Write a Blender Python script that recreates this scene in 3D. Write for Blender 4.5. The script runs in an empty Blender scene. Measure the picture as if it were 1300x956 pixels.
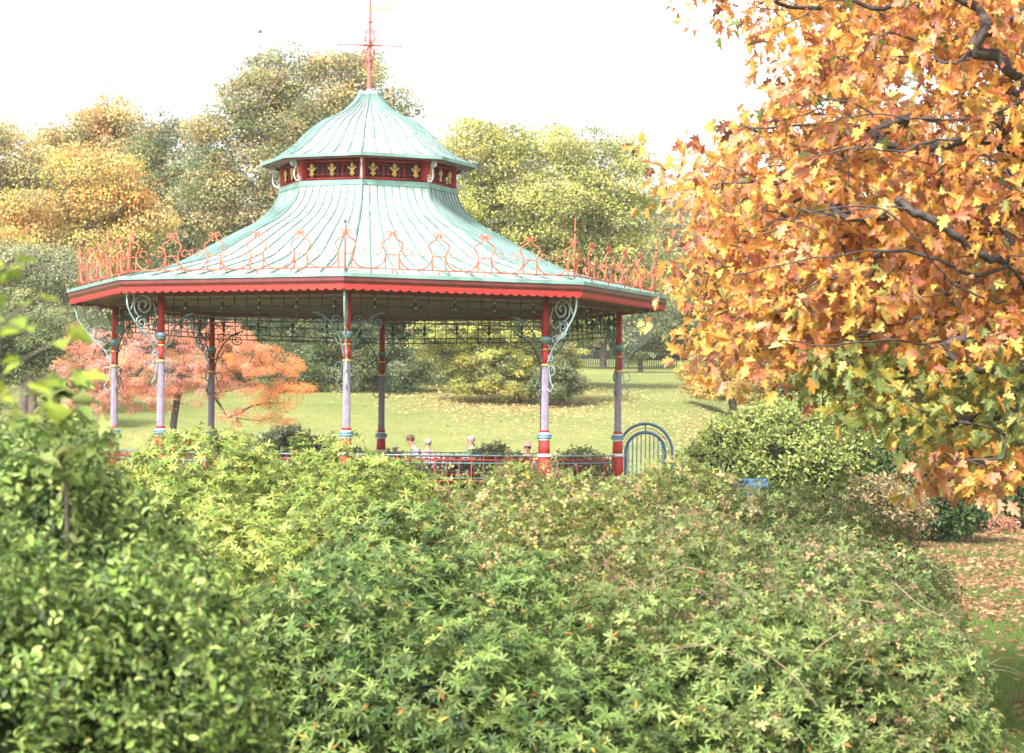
import bpy, bmesh, math, random
import numpy as np
from mathutils import Vector
PI = math.pi
rs = np.random.RandomState(7); random.seed(7)
scene = bpy.context.scene
COL = scene.collection
F = 3100.0; EYE = 2.5; ROLL = math.radians(0.63); CX, HY = 650.0, 557.5

def at(px, py, d):
    """a point of the park seen at photo pixel (px,py) and d metres away"""
    dx, dy = px - CX, py - HY
    x = dx*math.cos(ROLL) + dy*math.sin(ROLL); y = -dx*math.sin(ROLL) + dy*math.cos(ROLL)
    return np.array((x/F*d, d, EYE - y/F*d))
def sstep(a, b, x):
    t = np.clip((x-a)/(b-a), 0, 1); return t*t*(3-2*t)
def ground_z(x, y):
    x = np.asarray(x, float); y = np.asarray(y, float)
    s = 58 + 14*sstep(7.0, 11.0, x)
    t = np.maximum(y - s, 0)
    z = 0.09*np.sqrt(t*t+4) - 0.18
    z = np.where(y < 108, z, 4.3 + 0.055*(y-108) - 0.09*(s-58)*np.exp(-(y-108)/15.0)) * 1.0
    b = sstep(96, 118, y)
    z1 = 0.10*np.sqrt(t*t+4) - 0.20
    z2 = 4.62 + 0.0535*(np.minimum(y, 175)-106)
    z = z1*(1-b) + z2*b
    z = z + 0.04*np.sin(x*.31+1)*np.sin(y*.23) * sstep(50, 62, y)
    return z

# ------------------------------------------------------------------ materials
def new_mat(name):
    m = bpy.data.materials.new(name); m.use_nodes = True
    nt = m.node_tree; b = nt.nodes['Principled BSDF']
    return m, nt, b
def N(nt, t, **k):
    n = nt.nodes.new(t)
    for a, v in k.items(): setattr(n, a, v)
    return n
def paint(name, col, rough=.5, var=.12, scale=3, metallic=0, bump=.0, dirt=None, spec=.5, coord='Object'):
    m, nt, b = new_mat(name)
    tc = N(nt, 'ShaderNodeTexCoord'); no = N(nt, 'ShaderNodeTexNoise'); no.inputs['Scale'].default_value = scale; no.inputs['Detail'].default_value = 6
    nt.links.new(tc.outputs[coord], no.inputs['Vector'])
    r = N(nt, 'ShaderNodeValToRGB')
    c = np.array(col)
    d = np.array(dirt) if dirt is not None else c*(1-var*2)
    r.color_ramp.elements[0].position = .35; r.color_ramp.elements[0].color = (*np.clip(d, 0, 1), 1)
    r.color_ramp.elements[1].position = .62; r.color_ramp.elements[1].color = (*np.clip(c*(1+var*.4), 0, 1), 1)
    nt.links.new(no.outputs['Fac'], r.inputs['Fac']); nt.links.new(r.outputs['Color'], b.inputs['Base Color'])
    b.inputs['Roughness'].default_value = rough; b.inputs['Metallic'].default_value = metallic
    b.inputs['Specular IOR Level'].default_value = spec
    if bump:
        bp = N(nt, 'ShaderNodeBump'); bp.inputs['Strength'].default_value = bump; bp.inputs['Distance'].default_value = .02
        nt.links.new(no.outputs['Fac'], bp.inputs['Height']); nt.links.new(bp.outputs['Normal'], b.inputs['Normal'])
    return m
def leaf_mat(name, rough=.45, spec=.35, trans=.35):
    m, nt, b = new_mat(name)
    a = N(nt, 'ShaderNodeAttribute', attribute_name='leafcol')
    nt.links.new(a.outputs['Color'], b.inputs['Base Color'])
    b.inputs['Roughness'].default_value = rough; b.inputs['Specular IOR Level'].default_value = spec
    t = N(nt, 'ShaderNodeBsdfTranslucent'); g = N(nt, 'ShaderNodeGamma'); g.inputs['Gamma'].default_value = .8
    nt.links.new(a.outputs['Color'], g.inputs['Color']); nt.links.new(g.outputs['Color'], t.inputs['Color'])
    mx = N(nt, 'ShaderNodeMixShader'); mx.inputs['Fac'].default_value = trans
    out = nt.nodes['Material Output']
    nt.links.new(b.outputs['BSDF'], mx.inputs[1]); nt.links.new(t.outputs['BSDF'], mx.inputs[2]); nt.links.new(mx.outputs['Shader'], out.inputs['Surface'])
    return m
M = {}
M['leaf'] = leaf_mat('leaf_soft', .6, .2, .38)
M['leaf_thin'] = leaf_mat('leaf_thin', .5, .3, .5)
M['leaf_glossy'] = leaf_mat('leaf_glossy', .5, .25, .3)
M['bark'] = paint('bark', (.11, .085, .065), .9, .3, 6, bump=.6)
M['bark_pale'] = paint('bark_pale', (.22, .18, .14), .9, .3, 6, bump=.6)
M['bark_dark'] = paint('bark_dark', (.06, .048, .045), .9, .3, 8, bump=.6)
M['twig'] = paint('dry_twig', (.2, .15, .10), .9, .3, 8)
M['core'] = paint('inner_shade', (.02, .026, .01), 1, .3, 12, spec=0)  # near-black colour painted as the shade deep inside foliage
M['red'] = paint('red_paint', (.35, .024, .022), .6, .12, 9, dirt=(.26, .024, .02), spec=.25)
M['dred'] = paint('dark_red_paint', (.12, .018, .018), .5, .15, 5)
M['lav'] = paint('lavender_paint', (.23, .20, .27), .6, .1, 9, dirt=(.19, .165, .21), spec=.2)
M['white'] = paint('white_paint', (.5, .51, .5), .45, .1, 5)
M['blue'] = paint('blue_paint', (.05, .16, .30), .4, .12, 6)
M['sea'] = paint('blue_grey_paint', (.16, .26, .31), .45, .12, 6)
M['grey'] = paint('grey_iron_paint', (.24, .31, .32), .5, .15, 7)
M['green'] = paint('green_band_paint', (.05, .12, .08), .5, .12, 6)
M['gold'] = paint('gold_paint', (.62, .40, .12), .4, .15, 9, metallic=.3)
M['iron'] = paint('dark_green_ironwork', (.018, .024, .02), .55, .2, 9)
M['salmon'] = paint('faded_red_ironwork', (.42, .085, .055), .7, .15, 4, dirt=(.40, .15, .09), spec=.2)
M['soffit'] = paint('soffit_timber', (.22, .15, .10), .8, .2, 3)
M['stone'] = paint('sandstone', (.36, .31, .25), .9, .2, 4, bump=.3)
M['skin'] = paint('skin', (.42, .22, .16), .55, .05, 20)
M['copper_edge'] = paint('copper_edge', (.16, .28, .24), .55, .18, 2.5)
M['copper_seam'] = paint('copper_seam', (.10, .185, .17), .6, .2, 2.5)

def copper():
    m, nt, b = new_mat('verdigris_copper')
    tc = N(nt, 'ShaderNodeTexCoord')
    n1 = N(nt, 'ShaderNodeTexNoise'); n1.inputs['Scale'].default_value = .55; n1.inputs['Detail'].default_value = 8; n1.inputs['Roughness'].default_value = .65
    mp = N(nt, 'ShaderNodeMapping'); mp.inputs['Scale'].default_value = (7, 7, .55)
    n2 = N(nt, 'ShaderNodeTexNoise'); n2.inputs['Scale'].default_value = 1.6; n2.inputs['Detail'].default_value = 6
    nt.links.new(tc.outputs['Object'], n1.inputs['Vector']); nt.links.new(tc.outputs['Object'], mp.inputs['Vector']); nt.links.new(mp.outputs['Vector'], n2.inputs['Vector'])
    r1 = N(nt, 'ShaderNodeValToRGB'); e = r1.color_ramp.elements
    e[0].position = .32; e[0].color = (.25, .33, .30, 1); e[1].position = .60; e[1].color = (.43, .465, .445, 1)
    k = e.new(.76); k.color = (.54, .56, .53, 1)
    r2 = N(nt, 'ShaderNodeValToRGB'); e = r2.color_ramp.elements
    e[0].position = .36; e[0].color = (.52, .62, .58, 1); e[1].position = .58; e[1].color = (1, 1, 1, 1)
    at_ = N(nt, 'ShaderNodeAttribute', attribute_name='leafcol')
    mul = N(nt, 'ShaderNodeMix', data_type='RGBA', blend_type='MULTIPLY'); mul.inputs[0].default_value = 1
    mul2 = N(nt, 'ShaderNodeMix', data_type='RGBA', blend_type='MULTIPLY'); mul2.inputs[0].default_value = 1
    nt.links.new(n1.outputs['Fac'], r1.inputs['Fac']); nt.links.new(n2.outputs['Fac'], r2.inputs['Fac'])
    nt.links.new(r1.outputs['Color'], mul.inputs[6]); nt.links.new(r2.outputs['Color'], mul.inputs[7])
    nt.links.new(mul.outputs[2], mul2.inputs[6]); nt.links.new(at_.outputs['Color'], mul2.inputs[7])
    nt.links.new(mul2.outputs[2], b.inputs['Base Color'])
    b.inputs['Roughness'].default_value = .42; b.inputs['Specular IOR Level'].default_value = .6; b.inputs['Metallic'].default_value = .1
    bp = N(nt, 'ShaderNodeBump'); bp.inputs['Strength'].default_value = .25; bp.inputs['Distance'].default_value = .03
    nt.links.new(n1.outputs['Fac'], bp.inputs['Height']); nt.links.new(bp.outputs['Normal'], b.inputs['Normal'])
    return m
M['copper'] = copper()
def planks():
    m, nt, b = new_mat('ceiling_planks')
    tc = N(nt, 'ShaderNodeTexCoord'); w = N(nt, 'ShaderNodeTexWave', wave_type='BANDS', bands_direction='Y'); w.inputs['Scale'].default_value = 3.2; w.inputs['Distortion'].default_value = .2
    no = N(nt, 'ShaderNodeTexNoise'); no.inputs['Scale'].default_value = 2.5; no.inputs['Detail'].default_value = 5
    nt.links.new(tc.outputs['Object'], w.inputs['Vector']); nt.links.new(tc.outputs['Object'], no.inputs['Vector'])
    r = N(nt, 'ShaderNodeValToRGB'); e = r.color_ramp.elements; e[0].position = .0; e[0].color = (.04, .025, .016, 1); e[1].position = .3; e[1].color = (.20, .115, .062, 1)
    mx = N(nt, 'ShaderNodeMix', data_type='RGBA', blend_type='MULTIPLY'); mx.inputs[0].default_value = .7
    nt.links.new(w.outputs['Fac'], r.inputs['Fac']); nt.links.new(r.outputs['Color'], mx.inputs[6]); nt.links.new(no.outputs['Color'], mx.inputs[7])
    nt.links.new(mx.outputs[2], b.inputs['Base Color']); b.inputs['Roughness'].default_value = .8
    return m
M['planks'] = planks()
def grass_mat():
    m, nt, b = new_mat('lawn')
    tc = N(nt, 'ShaderNodeTexCoord')
    n1 = N(nt, 'ShaderNodeTexNoise'); n1.inputs['Scale'].default_value = .12; n1.inputs['Detail'].default_value = 9; n1.inputs['Roughness'].default_value = .7
    n2 = N(nt, 'ShaderNodeTexNoise'); n2.inputs['Scale'].default_value = 3.5; n2.inputs['Detail'].default_value = 8; n2.inputs['Roughness'].default_value = .75
    for n in (n1, n2): nt.links.new(tc.outputs['Object'], n.inputs['Vector'])
    r1 = N(nt, 'ShaderNodeValToRGB'); e = r1.color_ramp.elements
    e[0].position = .36; e[0].color = (.12, .165, .05, 1); e[1].position = .64; e[1].color = (.235, .235, .095, 1)
    r2 = N(nt, 'ShaderNodeValToRGB'); e = r2.color_ramp.elements
    e[0].position = .3; e[0].color = (.62, .62, .5, 1); e[1].position = .7; e[1].color = (1.15, 1.12, 1.05, 1)
    mul = N(nt, 'ShaderNodeMix', data_type='RGBA', blend_type='MULTIPLY'); mul.inputs[0].default_value = 1
    nt.links.new(n1.outputs['Fac'], r1.inputs['Fac']); nt.links.new(n2.outputs['Fac'], r2.inputs['Fac'])
    nt.links.new(r1.outputs['Color'], mul.inputs[6]); nt.links.new(r2.outputs['Color'], mul.inputs[7])
    nt.links.new(mul.outputs[2], b.inputs['Base Color']); b.inputs['Roughness'].default_value = .9; b.inputs['Specular IOR Level'].default_value = .15
    bp = N(nt, 'ShaderNodeBump'); bp.inputs['Strength'].default_value = .7; bp.inputs['Distance'].default_value = .08
    nt.links.new(n2.outputs['Fac'], bp.inputs['Height']); nt.links.new(bp.outputs['Normal'], b.inputs['Normal'])
    return m
M['grass'] = grass_mat()

# ------------------------------------------------------------------ object helpers
def link(name, me, parent=None):
    o = bpy.data.objects.new(name, me); COL.objects.link(o)
    if parent is not None: o.parent = parent
    return o
def tag(o, label=None, cat=None, group=None, kind=None):
    if label: o['label'] = label
    if cat: o['category'] = cat
    if group: o['group'] = group
    if kind: o['kind'] = kind
    return o
def empty(name, loc, label, cat, group=None):
    o = link(name, None); o.location = loc; return tag(o, label, cat, group)

class MB:
    """collects polygons with material slots; build() makes one mesh object"""
    def __init__(s): s.v = []; s.f = []; s.m = []; s.mats = []; s.smooth = []
    def slot(s, m):
        if m not in s.mats: s.mats.append(m)
        return s.mats.index(m)
    def add(s, vs, fs, m, smooth=False):
        b = len(s.v); k = s.slot(m); s.v.extend([tuple(map(float, p)) for p in vs])
        for f in fs: s.f.append(tuple(b+i for i in f)); s.m.append(k); s.smooth.append(smooth)
    def tube(s, pts, r, m, n=5, cap=True):
        P = [np.array(p, float) for p in pts]
        if len(P) < 2: return
        R = r if hasattr(r, '__len__') else [r]*len(P)
        vs = []; u = None
        for i, p in enumerate(P):
            a = P[max(i-1, 0)]; b = P[min(i+1, len(P)-1)]
            d = b-a; L = np.linalg.norm(d); d = d/L if L > 1e-9 else np.array((0, 0, 1.))
            if u is None:
                u = np.cross(d, (0, 0, 1.) if abs(d[2]) < .9 else (1., 0, 0))
            u = u - d*np.dot(u, d); u = u/np.linalg.norm(u); w = np.cross(d, u)
            for k in range(n):
                a_ = 2*PI*k/n; vs.append(p + R[i]*(math.cos(a_)*u + math.sin(a_)*w))
        fs = [(i*n+k, i*n+(k+1) % n, (i+1)*n+(k+1) % n, (i+1)*n+k) for i in range(len(P)-1) for k in range(n)]
        if cap: fs += [tuple(range(n-1, -1, -1)), tuple((len(P)-1)*n+k for k in range(n))]
        s.add(vs, fs, m, True)
    def lathe(s, prof, m, c=(0, 0, 0), n=16, flute=0):
        vs = []; mats = []
        for r, z in prof:
            for k in range(n):
                a = 2*PI*k/n; rr = r*(1-flute*(k % 2))
                vs.append((c[0]+rr*math.cos(a), c[1]+rr*math.sin(a), c[2]+z))
        fs = [(i*n+k, i*n+(k+1) % n, (i+1)*n+(k+1) % n, (i+1)*n+k) for i in range(len(prof)-1) for k in range(n)]
        fs += [tuple(range(n-1, -1, -1)), tuple((len(prof)-1)*n+k for k in range(n))]
        s.add(vs, fs, m, flute == 0 and n > 8)
    def box(s, c, sx, sy, sz, m, rot=0):
        ca, sa = math.cos(rot), math.sin(rot); vs = []
        for z in (-1, 1):
            for x, y in ((-1, -1), (1, -1), (1, 1), (-1, 1)):
                X, Y = x*sx/2, y*sy/2; vs.append((c[0]+X*ca-Y*sa, c[1]+X*sa+Y*ca, c[2]+z*sz/2))
        s.add(vs, [(3, 2, 1, 0), (4, 5, 6, 7), (0, 1, 5, 4), (1, 2, 6, 5), (2, 3, 7, 6), (3, 0, 4, 7)], m)
    def sphere(s, c, r, m, seg=8, rings=6):
        r = r if hasattr(r, '__len__') else (r, r, r)
        vs = [(c[0], c[1], c[2]-r[2])]
        for i in range(1, rings):
            t = PI*i/rings
            for k in range(seg):
                a = 2*PI*k/seg; vs.append((c[0]+r[0]*math.sin(t)*math.cos(a), c[1]+r[1]*math.sin(t)*math.sin(a), c[2]-r[2]*math.cos(t)))
        vs.append((c[0], c[1], c[2]+r[2])); L = len(vs)-1
        fs = [(0, 1+(k+1) % seg, 1+k) for k in range(seg)]
        for i in range(rings-2):
            fs += [(1+i*seg+k, 1+i*seg+(k+1) % seg, 1+(i+1)*seg+(k+1) % seg, 1+(i+1)*seg+k) for k in range(seg)]
        fs += [(L, 1+(rings-2)*seg+k, 1+(rings-2)*seg+(k+1) % seg) for k in range(seg)]
        s.add(vs, fs, m, True)
    def build(s, name, parent=None, vcol=None):
        me = bpy.data.meshes.new(name); me.from_pydata(s.v, [], s.f)
        for m in s.mats: me.materials.append(m)
        me.polygons.foreach_set('material_index', s.m); me.polygons.foreach_set('use_smooth', s.smooth)
        if vcol is not None:
            a = me.attributes.new('leafcol', 'FLOAT_COLOR', 'POINT'); c = np.ones((len(s.v), 4), np.float32); c[:, :3] = vcol
            a.data.foreach_set('color', c.ravel())
        me.update()
        return link(name, me, parent)

# ------------------------------------------------------------------ leaves
def half_outline(pts, fold=.18, curl=.12):
    """leaf from half outline (y along, x half width); two folded halves"""
    n = len(pts); L = []; 
    spine = [(0, pts[0][1]), (0, pts[-1][1])]
    v = []; 
    for x, y in pts: v.append((x, y, x*fold*2 - curl*y*y))
    for x, y in pts[1:-1]: v.append((-x, y, x*fold*2 - curl*y*y))
    right = list(range(n)); left = [0] + list(range(n, 2*n-2)) + [n-1]
    return np.array(v, float), [tuple(right), tuple(reversed(left))]
def strip_leaf(w, curl=.25, fold=.5):
    st = [(0, 0), (.3, w*.42), (.65, w*.5), (1, 0)]
    v = [(0, 0, 0)]
    for y, x in st[1:3]:
        v += [(-x, y, x*fold - curl*y*y), (0, y, -curl*y*y), (x, y, x*fold - curl*y*y)]
    v.append((0, 1, -curl))
    f = [(0, 2, 1), (0, 3, 2), (1, 2, 5, 4), (2, 3, 6, 5), (4, 5, 7), (5, 6, 7)]
    return np.array(v, float), f
T_LANCE = strip_leaf(.27)
T_OVAL = strip_leaf(.46, .2)
T_CARD = (np.array([(0, 0, 0), (-.38, .45, .08), (.34, .55, .06), (0.05, 1, -.1)]), [(0, 2, 1), (1, 2, 3)])
T_LONG = (np.array([(0, 0, 0), (-.12, .45, .05), (.12, .5, .05), (0.03, 1, -.3)]), [(0, 2, 1), (1, 2, 3)])
T_OAK = half_outline([(0, 0), (.05, .14), (.20, .18), (.13, .30), (.38, .40), (.37, .52), (.17, .52), (.30, .72), (.24, .80), (.11, .74), (.10, .88), (0, 1)], .22, .38)
T_MAPLE = half_outline([(0, 0), (.30, .02), (.20, .20), (.52, .42), (.26, .50), (.22, .72), (0, 1)], .15, .2)
T_BRAM = (np.concatenate([T_OVAL[0]*.55*np.array((1.2, 1, 1)) + np.array((0, .42, 0)), T_OVAL[0][:, [1, 0, 2]]*np.array((.5, .75, .5))+np.array((.03, .36, 0)), T_OVAL[0][:, [1, 0, 2]]*np.array((-.5, .75, .5))+np.array((-.03, .36, 0))]), T_OVAL[1]+[tuple(i+8 for i in f) for f in T_OVAL[1]]+[tuple(i+16 for i in f) for f in T_OVAL[1]])
T_BLADE = (np.array([(-.05, 0, 0), (.05, 0, 0), (.0, 1, .25)]), [(0, 1, 2)])

def norm(a): return a/np.maximum(np.linalg.norm(a, axis=-1, keepdims=True), 1e-9)
def rdir(n):
    return norm(rs.normal(size=(n, 3)))
def leaves(name, tmpl, pos, axis, nrm, size, col, mat, parent=None, extra=None, core=None):
    tv, tf = tmpl; n = len(pos); k = len(tv)
    ax = norm(axis); nr = norm(nrm - ax*np.sum(nrm*ax, 1, keepdims=True)); sd = np.cross(ax, nr)
    size = np.broadcast_to(size, (n,))
    V = pos[:, None, :] + size[:, None, None]*(tv[None, :, 0:1]*sd[:, None, :] + tv[None, :, 1:2]*ax[:, None, :] + tv[None, :, 2:3]*nr[:, None, :])
    V = V.reshape(-1, 3)
    ll = np.array([len(f) for f in tf]); flat = np.concatenate([np.array(f) for f in tf])
    LI = (np.arange(n)[:, None]*k + flat[None, :]).ravel()
    LT = np.tile(ll, n)
    C = np.ones((n*k, 4), np.float32); C[:, :3] = np.repeat(col, k, axis=0)
    MI = np.zeros(len(LT), np.int32)
    mats = [mat]
    if core is not None:
        cv, cf, cm = core
        b = len(V); V = np.concatenate([V, cv]); LI = np.concatenate([LI, cf.ravel()+b]); LT = np.concatenate([LT, np.full(len(cf), cf.shape[1])])
        MI = np.concatenate([MI, np.ones(len(cf), np.int32)]); C = np.concatenate([C, np.ones((len(cv), 4), np.float32)]); mats.append(cm)
    me = bpy.data.meshes.new(name)
    me.vertices.add(len(V)); me.vertices.foreach_set('co', V.astype(np.float32).ravel())
    me.loops.add(len(LI)); me.loops.foreach_set('vertex_index', LI.astype(np.int32))
    me.polygons.add(len(LT)); me.polygons.foreach_set('loop_start', np.concatenate([[0], np.cumsum(LT)[:-1]]).astype(np.int32)); me.polygons.foreach_set('loop_total', LT.astype(np.int32))
    me.polygons.foreach_set('material_index', MI)
    for m in mats: me.materials.append(m)
    a = me.attributes.new('leafcol', 'FLOAT_COLOR', 'POINT'); a.data.foreach_set('color', C.ravel())
    me.update(calc_edges=True)
    return link(name, me, parent)
def pick(pal, n, jit=.18, w=None):
    pal = np.array(pal, float); i = rs.choice(len(pal), n, p=None if w is None else np.array(w)/np.sum(w))
    c = pal[i]; c = c*(1+rs.normal(size=(n, 1))*jit) * (1+rs.normal(size=(n, 3))*jit*.3)
    return np.clip(c, .004, .9)
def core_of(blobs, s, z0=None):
    """lumpy solid core of a bush, near-black to stand in for inner shade"""
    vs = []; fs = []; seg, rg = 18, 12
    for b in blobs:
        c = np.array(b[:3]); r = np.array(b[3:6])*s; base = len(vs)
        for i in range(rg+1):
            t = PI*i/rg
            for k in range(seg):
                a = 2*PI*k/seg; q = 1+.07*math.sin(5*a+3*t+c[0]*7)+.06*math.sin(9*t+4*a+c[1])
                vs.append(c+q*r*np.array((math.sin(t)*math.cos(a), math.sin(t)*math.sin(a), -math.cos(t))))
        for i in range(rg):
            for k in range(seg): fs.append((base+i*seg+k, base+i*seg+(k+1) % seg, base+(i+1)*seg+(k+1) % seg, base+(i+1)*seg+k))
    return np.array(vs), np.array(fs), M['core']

def clump_centres(blobs, n, inner=.25, zmin=None, front=0.0):
    """random centres on the skin (and some inside) of a union of ellipsoids"""
    B = np.array([b[:6] for b in blobs], float)
    vol = (B[:, 3]*B[:, 5]*2 + B[:, 4]*B[:, 3]); P = []; D = []
    cnt = 0
    while cnt < n:
        i = rs.choice(len(B), n, p=vol/vol.sum()); d = rdir(n)
        if front: d[:, 1] -= front*rs.rand(n); d = norm(d)
        rad = np.where(rs.rand(n) < inner, rs.uniform(.45, .85, n), rs.uniform(.86, 1.0, n))
        p = B[i, :3] + d*B[i, 3:6]*rad[:, None]
        q = (p[:, None, :]-B[None, :, :3])/B[None, :, 3:6]; q = np.sqrt((q**2).sum(2)); q[np.arange(n), i] = 9
        ok = q.min(1) > .82 if len(B) > 1 else np.ones(n, bool)
        if zmin is not None: ok &= p[:, 2] > zmin
        p = p[ok]; d = d[ok]; P.append(p); D.append(d); cnt += len(p)
    return np.concatenate(P)[:n], np.concatenate(D)[:n]

def clump_leaves(C, D, rc, per, flat=.6, up=.5):
    """leaf positions + outward directions on clumps"""
    n = len(C); rcs = rc*rs.uniform(.6, 1.3, n)
    d = rdir(n*per); cen = np.repeat(C, per, 0); out = np.repeat(D, per, 0); r = np.repeat(rcs, per)
    d = norm(d + out*.35 + np.array((0, 0, up*.5)))
    rad = rs.uniform(.35, 1.0, n*per)**.5
    p = cen + d*(r*rad)[:, None]*np.array((1, 1, flat))
    fz = rs.rand(len(p)) < .14; p[fz] += rs.normal(size=(fz.sum(), 3))*r[fz, None]*.3
    return p, d, out

def bush(name, label, cat, blobs, nc, rc, per, pal, w=None, tmpl=T_CARD, size=.12, mat='leaf', whorl=0, inner=.15, core=.8, jit=.2,
         zmin=None, front=.3, group=None, extra=None, stems=True, root=None, up=.5, clump_tint=.15, flat=.75, kind=None, billow=0):
    if billow:
        sub = []
        for b in blobs:
            for q in range(16):
                e_ = rdir(1)[0]; e_[2] = abs(e_[2])*.9; e_[1] = -abs(e_[1])+.3*(q % 3); e_ = e_/np.linalg.norm(e_); r_ = rs.uniform(.5, 1.25)*billow
                sub.append((*(np.array(b[:3])+e_*(np.array(b[3:6])-r_*.35)), r_, r_, r_*.8))
        n1 = int(nc*.72); C1, D1 = clump_centres(sub, n1, .08, zmin, front); C2, D2 = clump_centres([(*b[:3], *(np.array(b[3:6])-billow*.35)) for b in blobs], nc-n1, inner, zmin, front)
        C = np.concatenate([C1, C2]); D = np.concatenate([D1, D2])
    else: C, D = clump_centres(blobs, nc, inner, zmin, front)
    p, d, out = clump_leaves(C, D, rc, per, flat, up)
    base = np.array(blobs[0][:3]); gx, gy = base[0], base[1]; gz = float(ground_z(gx, gy))
    if root is None: root = empty(name, (gx, gy, gz), label, cat, group)
    off = np.array((gx, gy, gz))
    ct = np.repeat(1+rs.normal(size=(nc, 1))*clump_tint, per, 0)
    if whorl:
        nrm = norm(d*.8 + out*.5 + np.array((0, -.1, .55)))
        u = norm(np.cross(nrm, rdir(len(p)))); v = np.cross(nrm, u)
        n = len(p); a = (np.arange(whorl)[None, :]/whorl*2*PI + rs.rand(n, 1)*6.3 + rs.normal(size=(n, whorl))*.2)
        phi = np.radians(rs.normal(22, 17, (n, whorl)))
        rad = np.cos(a)[..., None]*u[:, None]+np.sin(a)[..., None]*v[:, None]
        ax = np.cos(phi)[..., None]*rad + np.sin(phi)[..., None]*nrm[:, None]
        ln = np.cos(phi)[..., None]*nrm[:, None] - np.sin(phi)[..., None]*rad
        pos = np.repeat(p, whorl, 0); ax = ax.reshape(-1, 3); ln = ln.reshape(-1, 3)
        col = np.repeat(pick(pal, n, jit*.7, w)*ct, whorl, 0)*(1+rs.normal(size=(n*whorl, 1))*jit*.5)
        old = rs.rand(len(col)) < .01; col[old] = pick([(.32, .11, .03), (.35, .22, .04)], old.sum(), .2)
        sz = size*np.repeat(rs.uniform(.75, 1.2, n), whorl)*rs.uniform(.8, 1.1, n*whorl)
    else:
        pos = p; n = len(p); ax = norm(d*.6 + rdir(n)*.9 + np.array((0, 0, -.15))); ln = norm(rdir(n)*.6 + d*.75 + np.array((0, 0, .4)))
        col = pick(pal, n, jit, w)*ct; sz = size*rs.uniform(.6, 1.3, n)
    fo = leaves('foliage', tmpl, pos-off, ax, ln, sz, np.clip(col, .004, .9), M[mat], root)
    # woody stems, and the dark core painted as shade between the leaves
    mb = MB()
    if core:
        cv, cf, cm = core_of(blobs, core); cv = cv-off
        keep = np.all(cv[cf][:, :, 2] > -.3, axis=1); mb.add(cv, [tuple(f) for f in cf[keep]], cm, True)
    for k in range(10):
        i = rs.randint(nc); t = C[i]-off; s = np.array((rs.uniform(-.2, .2), rs.uniform(-.2, .2), -.1)); m_ = s*.4+t*.6+rs.normal(size=3)*.08
        mb.tube([s, m_, t], [.035, .02, .008], M['bark'], 5)
    if extra: extra(mb, C-off, D)
    mb.build('stems', root)
    return root

# ------------------------------------------------------------------ trees
def grow(start_pts, targets, jitter=.12, bias=.0):
    """join every target to the nearest wood already grown; pipe-model radii"""
    P = [np.array(p, float) for p in start_pts]; par = [-1]+list(range(len(P)-1))
    base = P[0]
    return grow_from(P, par, targets, jitter)
def grow_from(P, par, targets, jitter=.12, skip=0, zs=1.):
    order = np.argsort(np.linalg.norm(targets-np.array(P[-1]), axis=1)); A = np.array(P); P = list(P); par = list(par); tips = []
    for i in order:
        t = targets[i]; lo = A[skip:]; dd = np.linalg.norm((lo-t)*np.array((1, 1, zs)), axis=1) + .55*np.maximum(lo[:, 2]-t[2], 0)
        j = int(np.argmin(dd))+skip; s = A[j]; L = np.linalg.norm(t-s); ns = max(1, min(4, int(L/.5)+1)); last = j; new = []
        g = par[j]; pd = (s-np.array(P[g])) if g >= 0 else np.array((0, 0, 1.)); pd = pd/max(np.linalg.norm(pd), 1e-6)
        ctl = s + pd*L*.38 + np.array((0, 0, .08*L)) + rs.normal(size=3)*jitter*L*.5; ns = max(2, min(7, int(L/.22)+1))
        for k in range(1, ns+1):
            f = k/ns; q = s*(1-f)**2 + 2*ctl*f*(1-f) + t*f*f + rs.normal(size=3)*jitter*.12*L/ns*(f < 1)
            P.append(q); par.append(last); last = len(P)-1; new.append(q)
        A = np.vstack([A, new]); tips.append(last)
    return P, par, tips
def wood(name, P, par, parent, mat, off, rtip=.012, power=2.2, rmax=None, minr=0):
    n = len(P); w = np.zeros(n); kids = [[] for _ in range(n)]
    for i, p in enumerate(par):
        if p >= 0: kids[p].append(i)
    R = np.zeros(n)
    for i in range(n-1, -1, -1):
        R[i] = rtip if not kids[i] else (sum(R[k]**power for k in kids[i]))**(1/power) + rtip*.03
    if rmax: R = R*min(1, rmax/R.max()) if R.max() > rmax else R
    mb = MB()
    for i, p in enumerate(par):
        if p < 0: continue
        if R[i] < minr: continue
        r0 = min(R[p], R[i]*1.25); a, b = P[p]-off, P[i]-off; e = (b-a)/max(np.linalg.norm(b-a), 1e-6)*R[i]*.45
        mb.tube([a-e, b+e], [r0, R[i]], mat, 7 if R[i] > .05 else 4, cap=False)
    return mb.build(name, parent)

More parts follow.
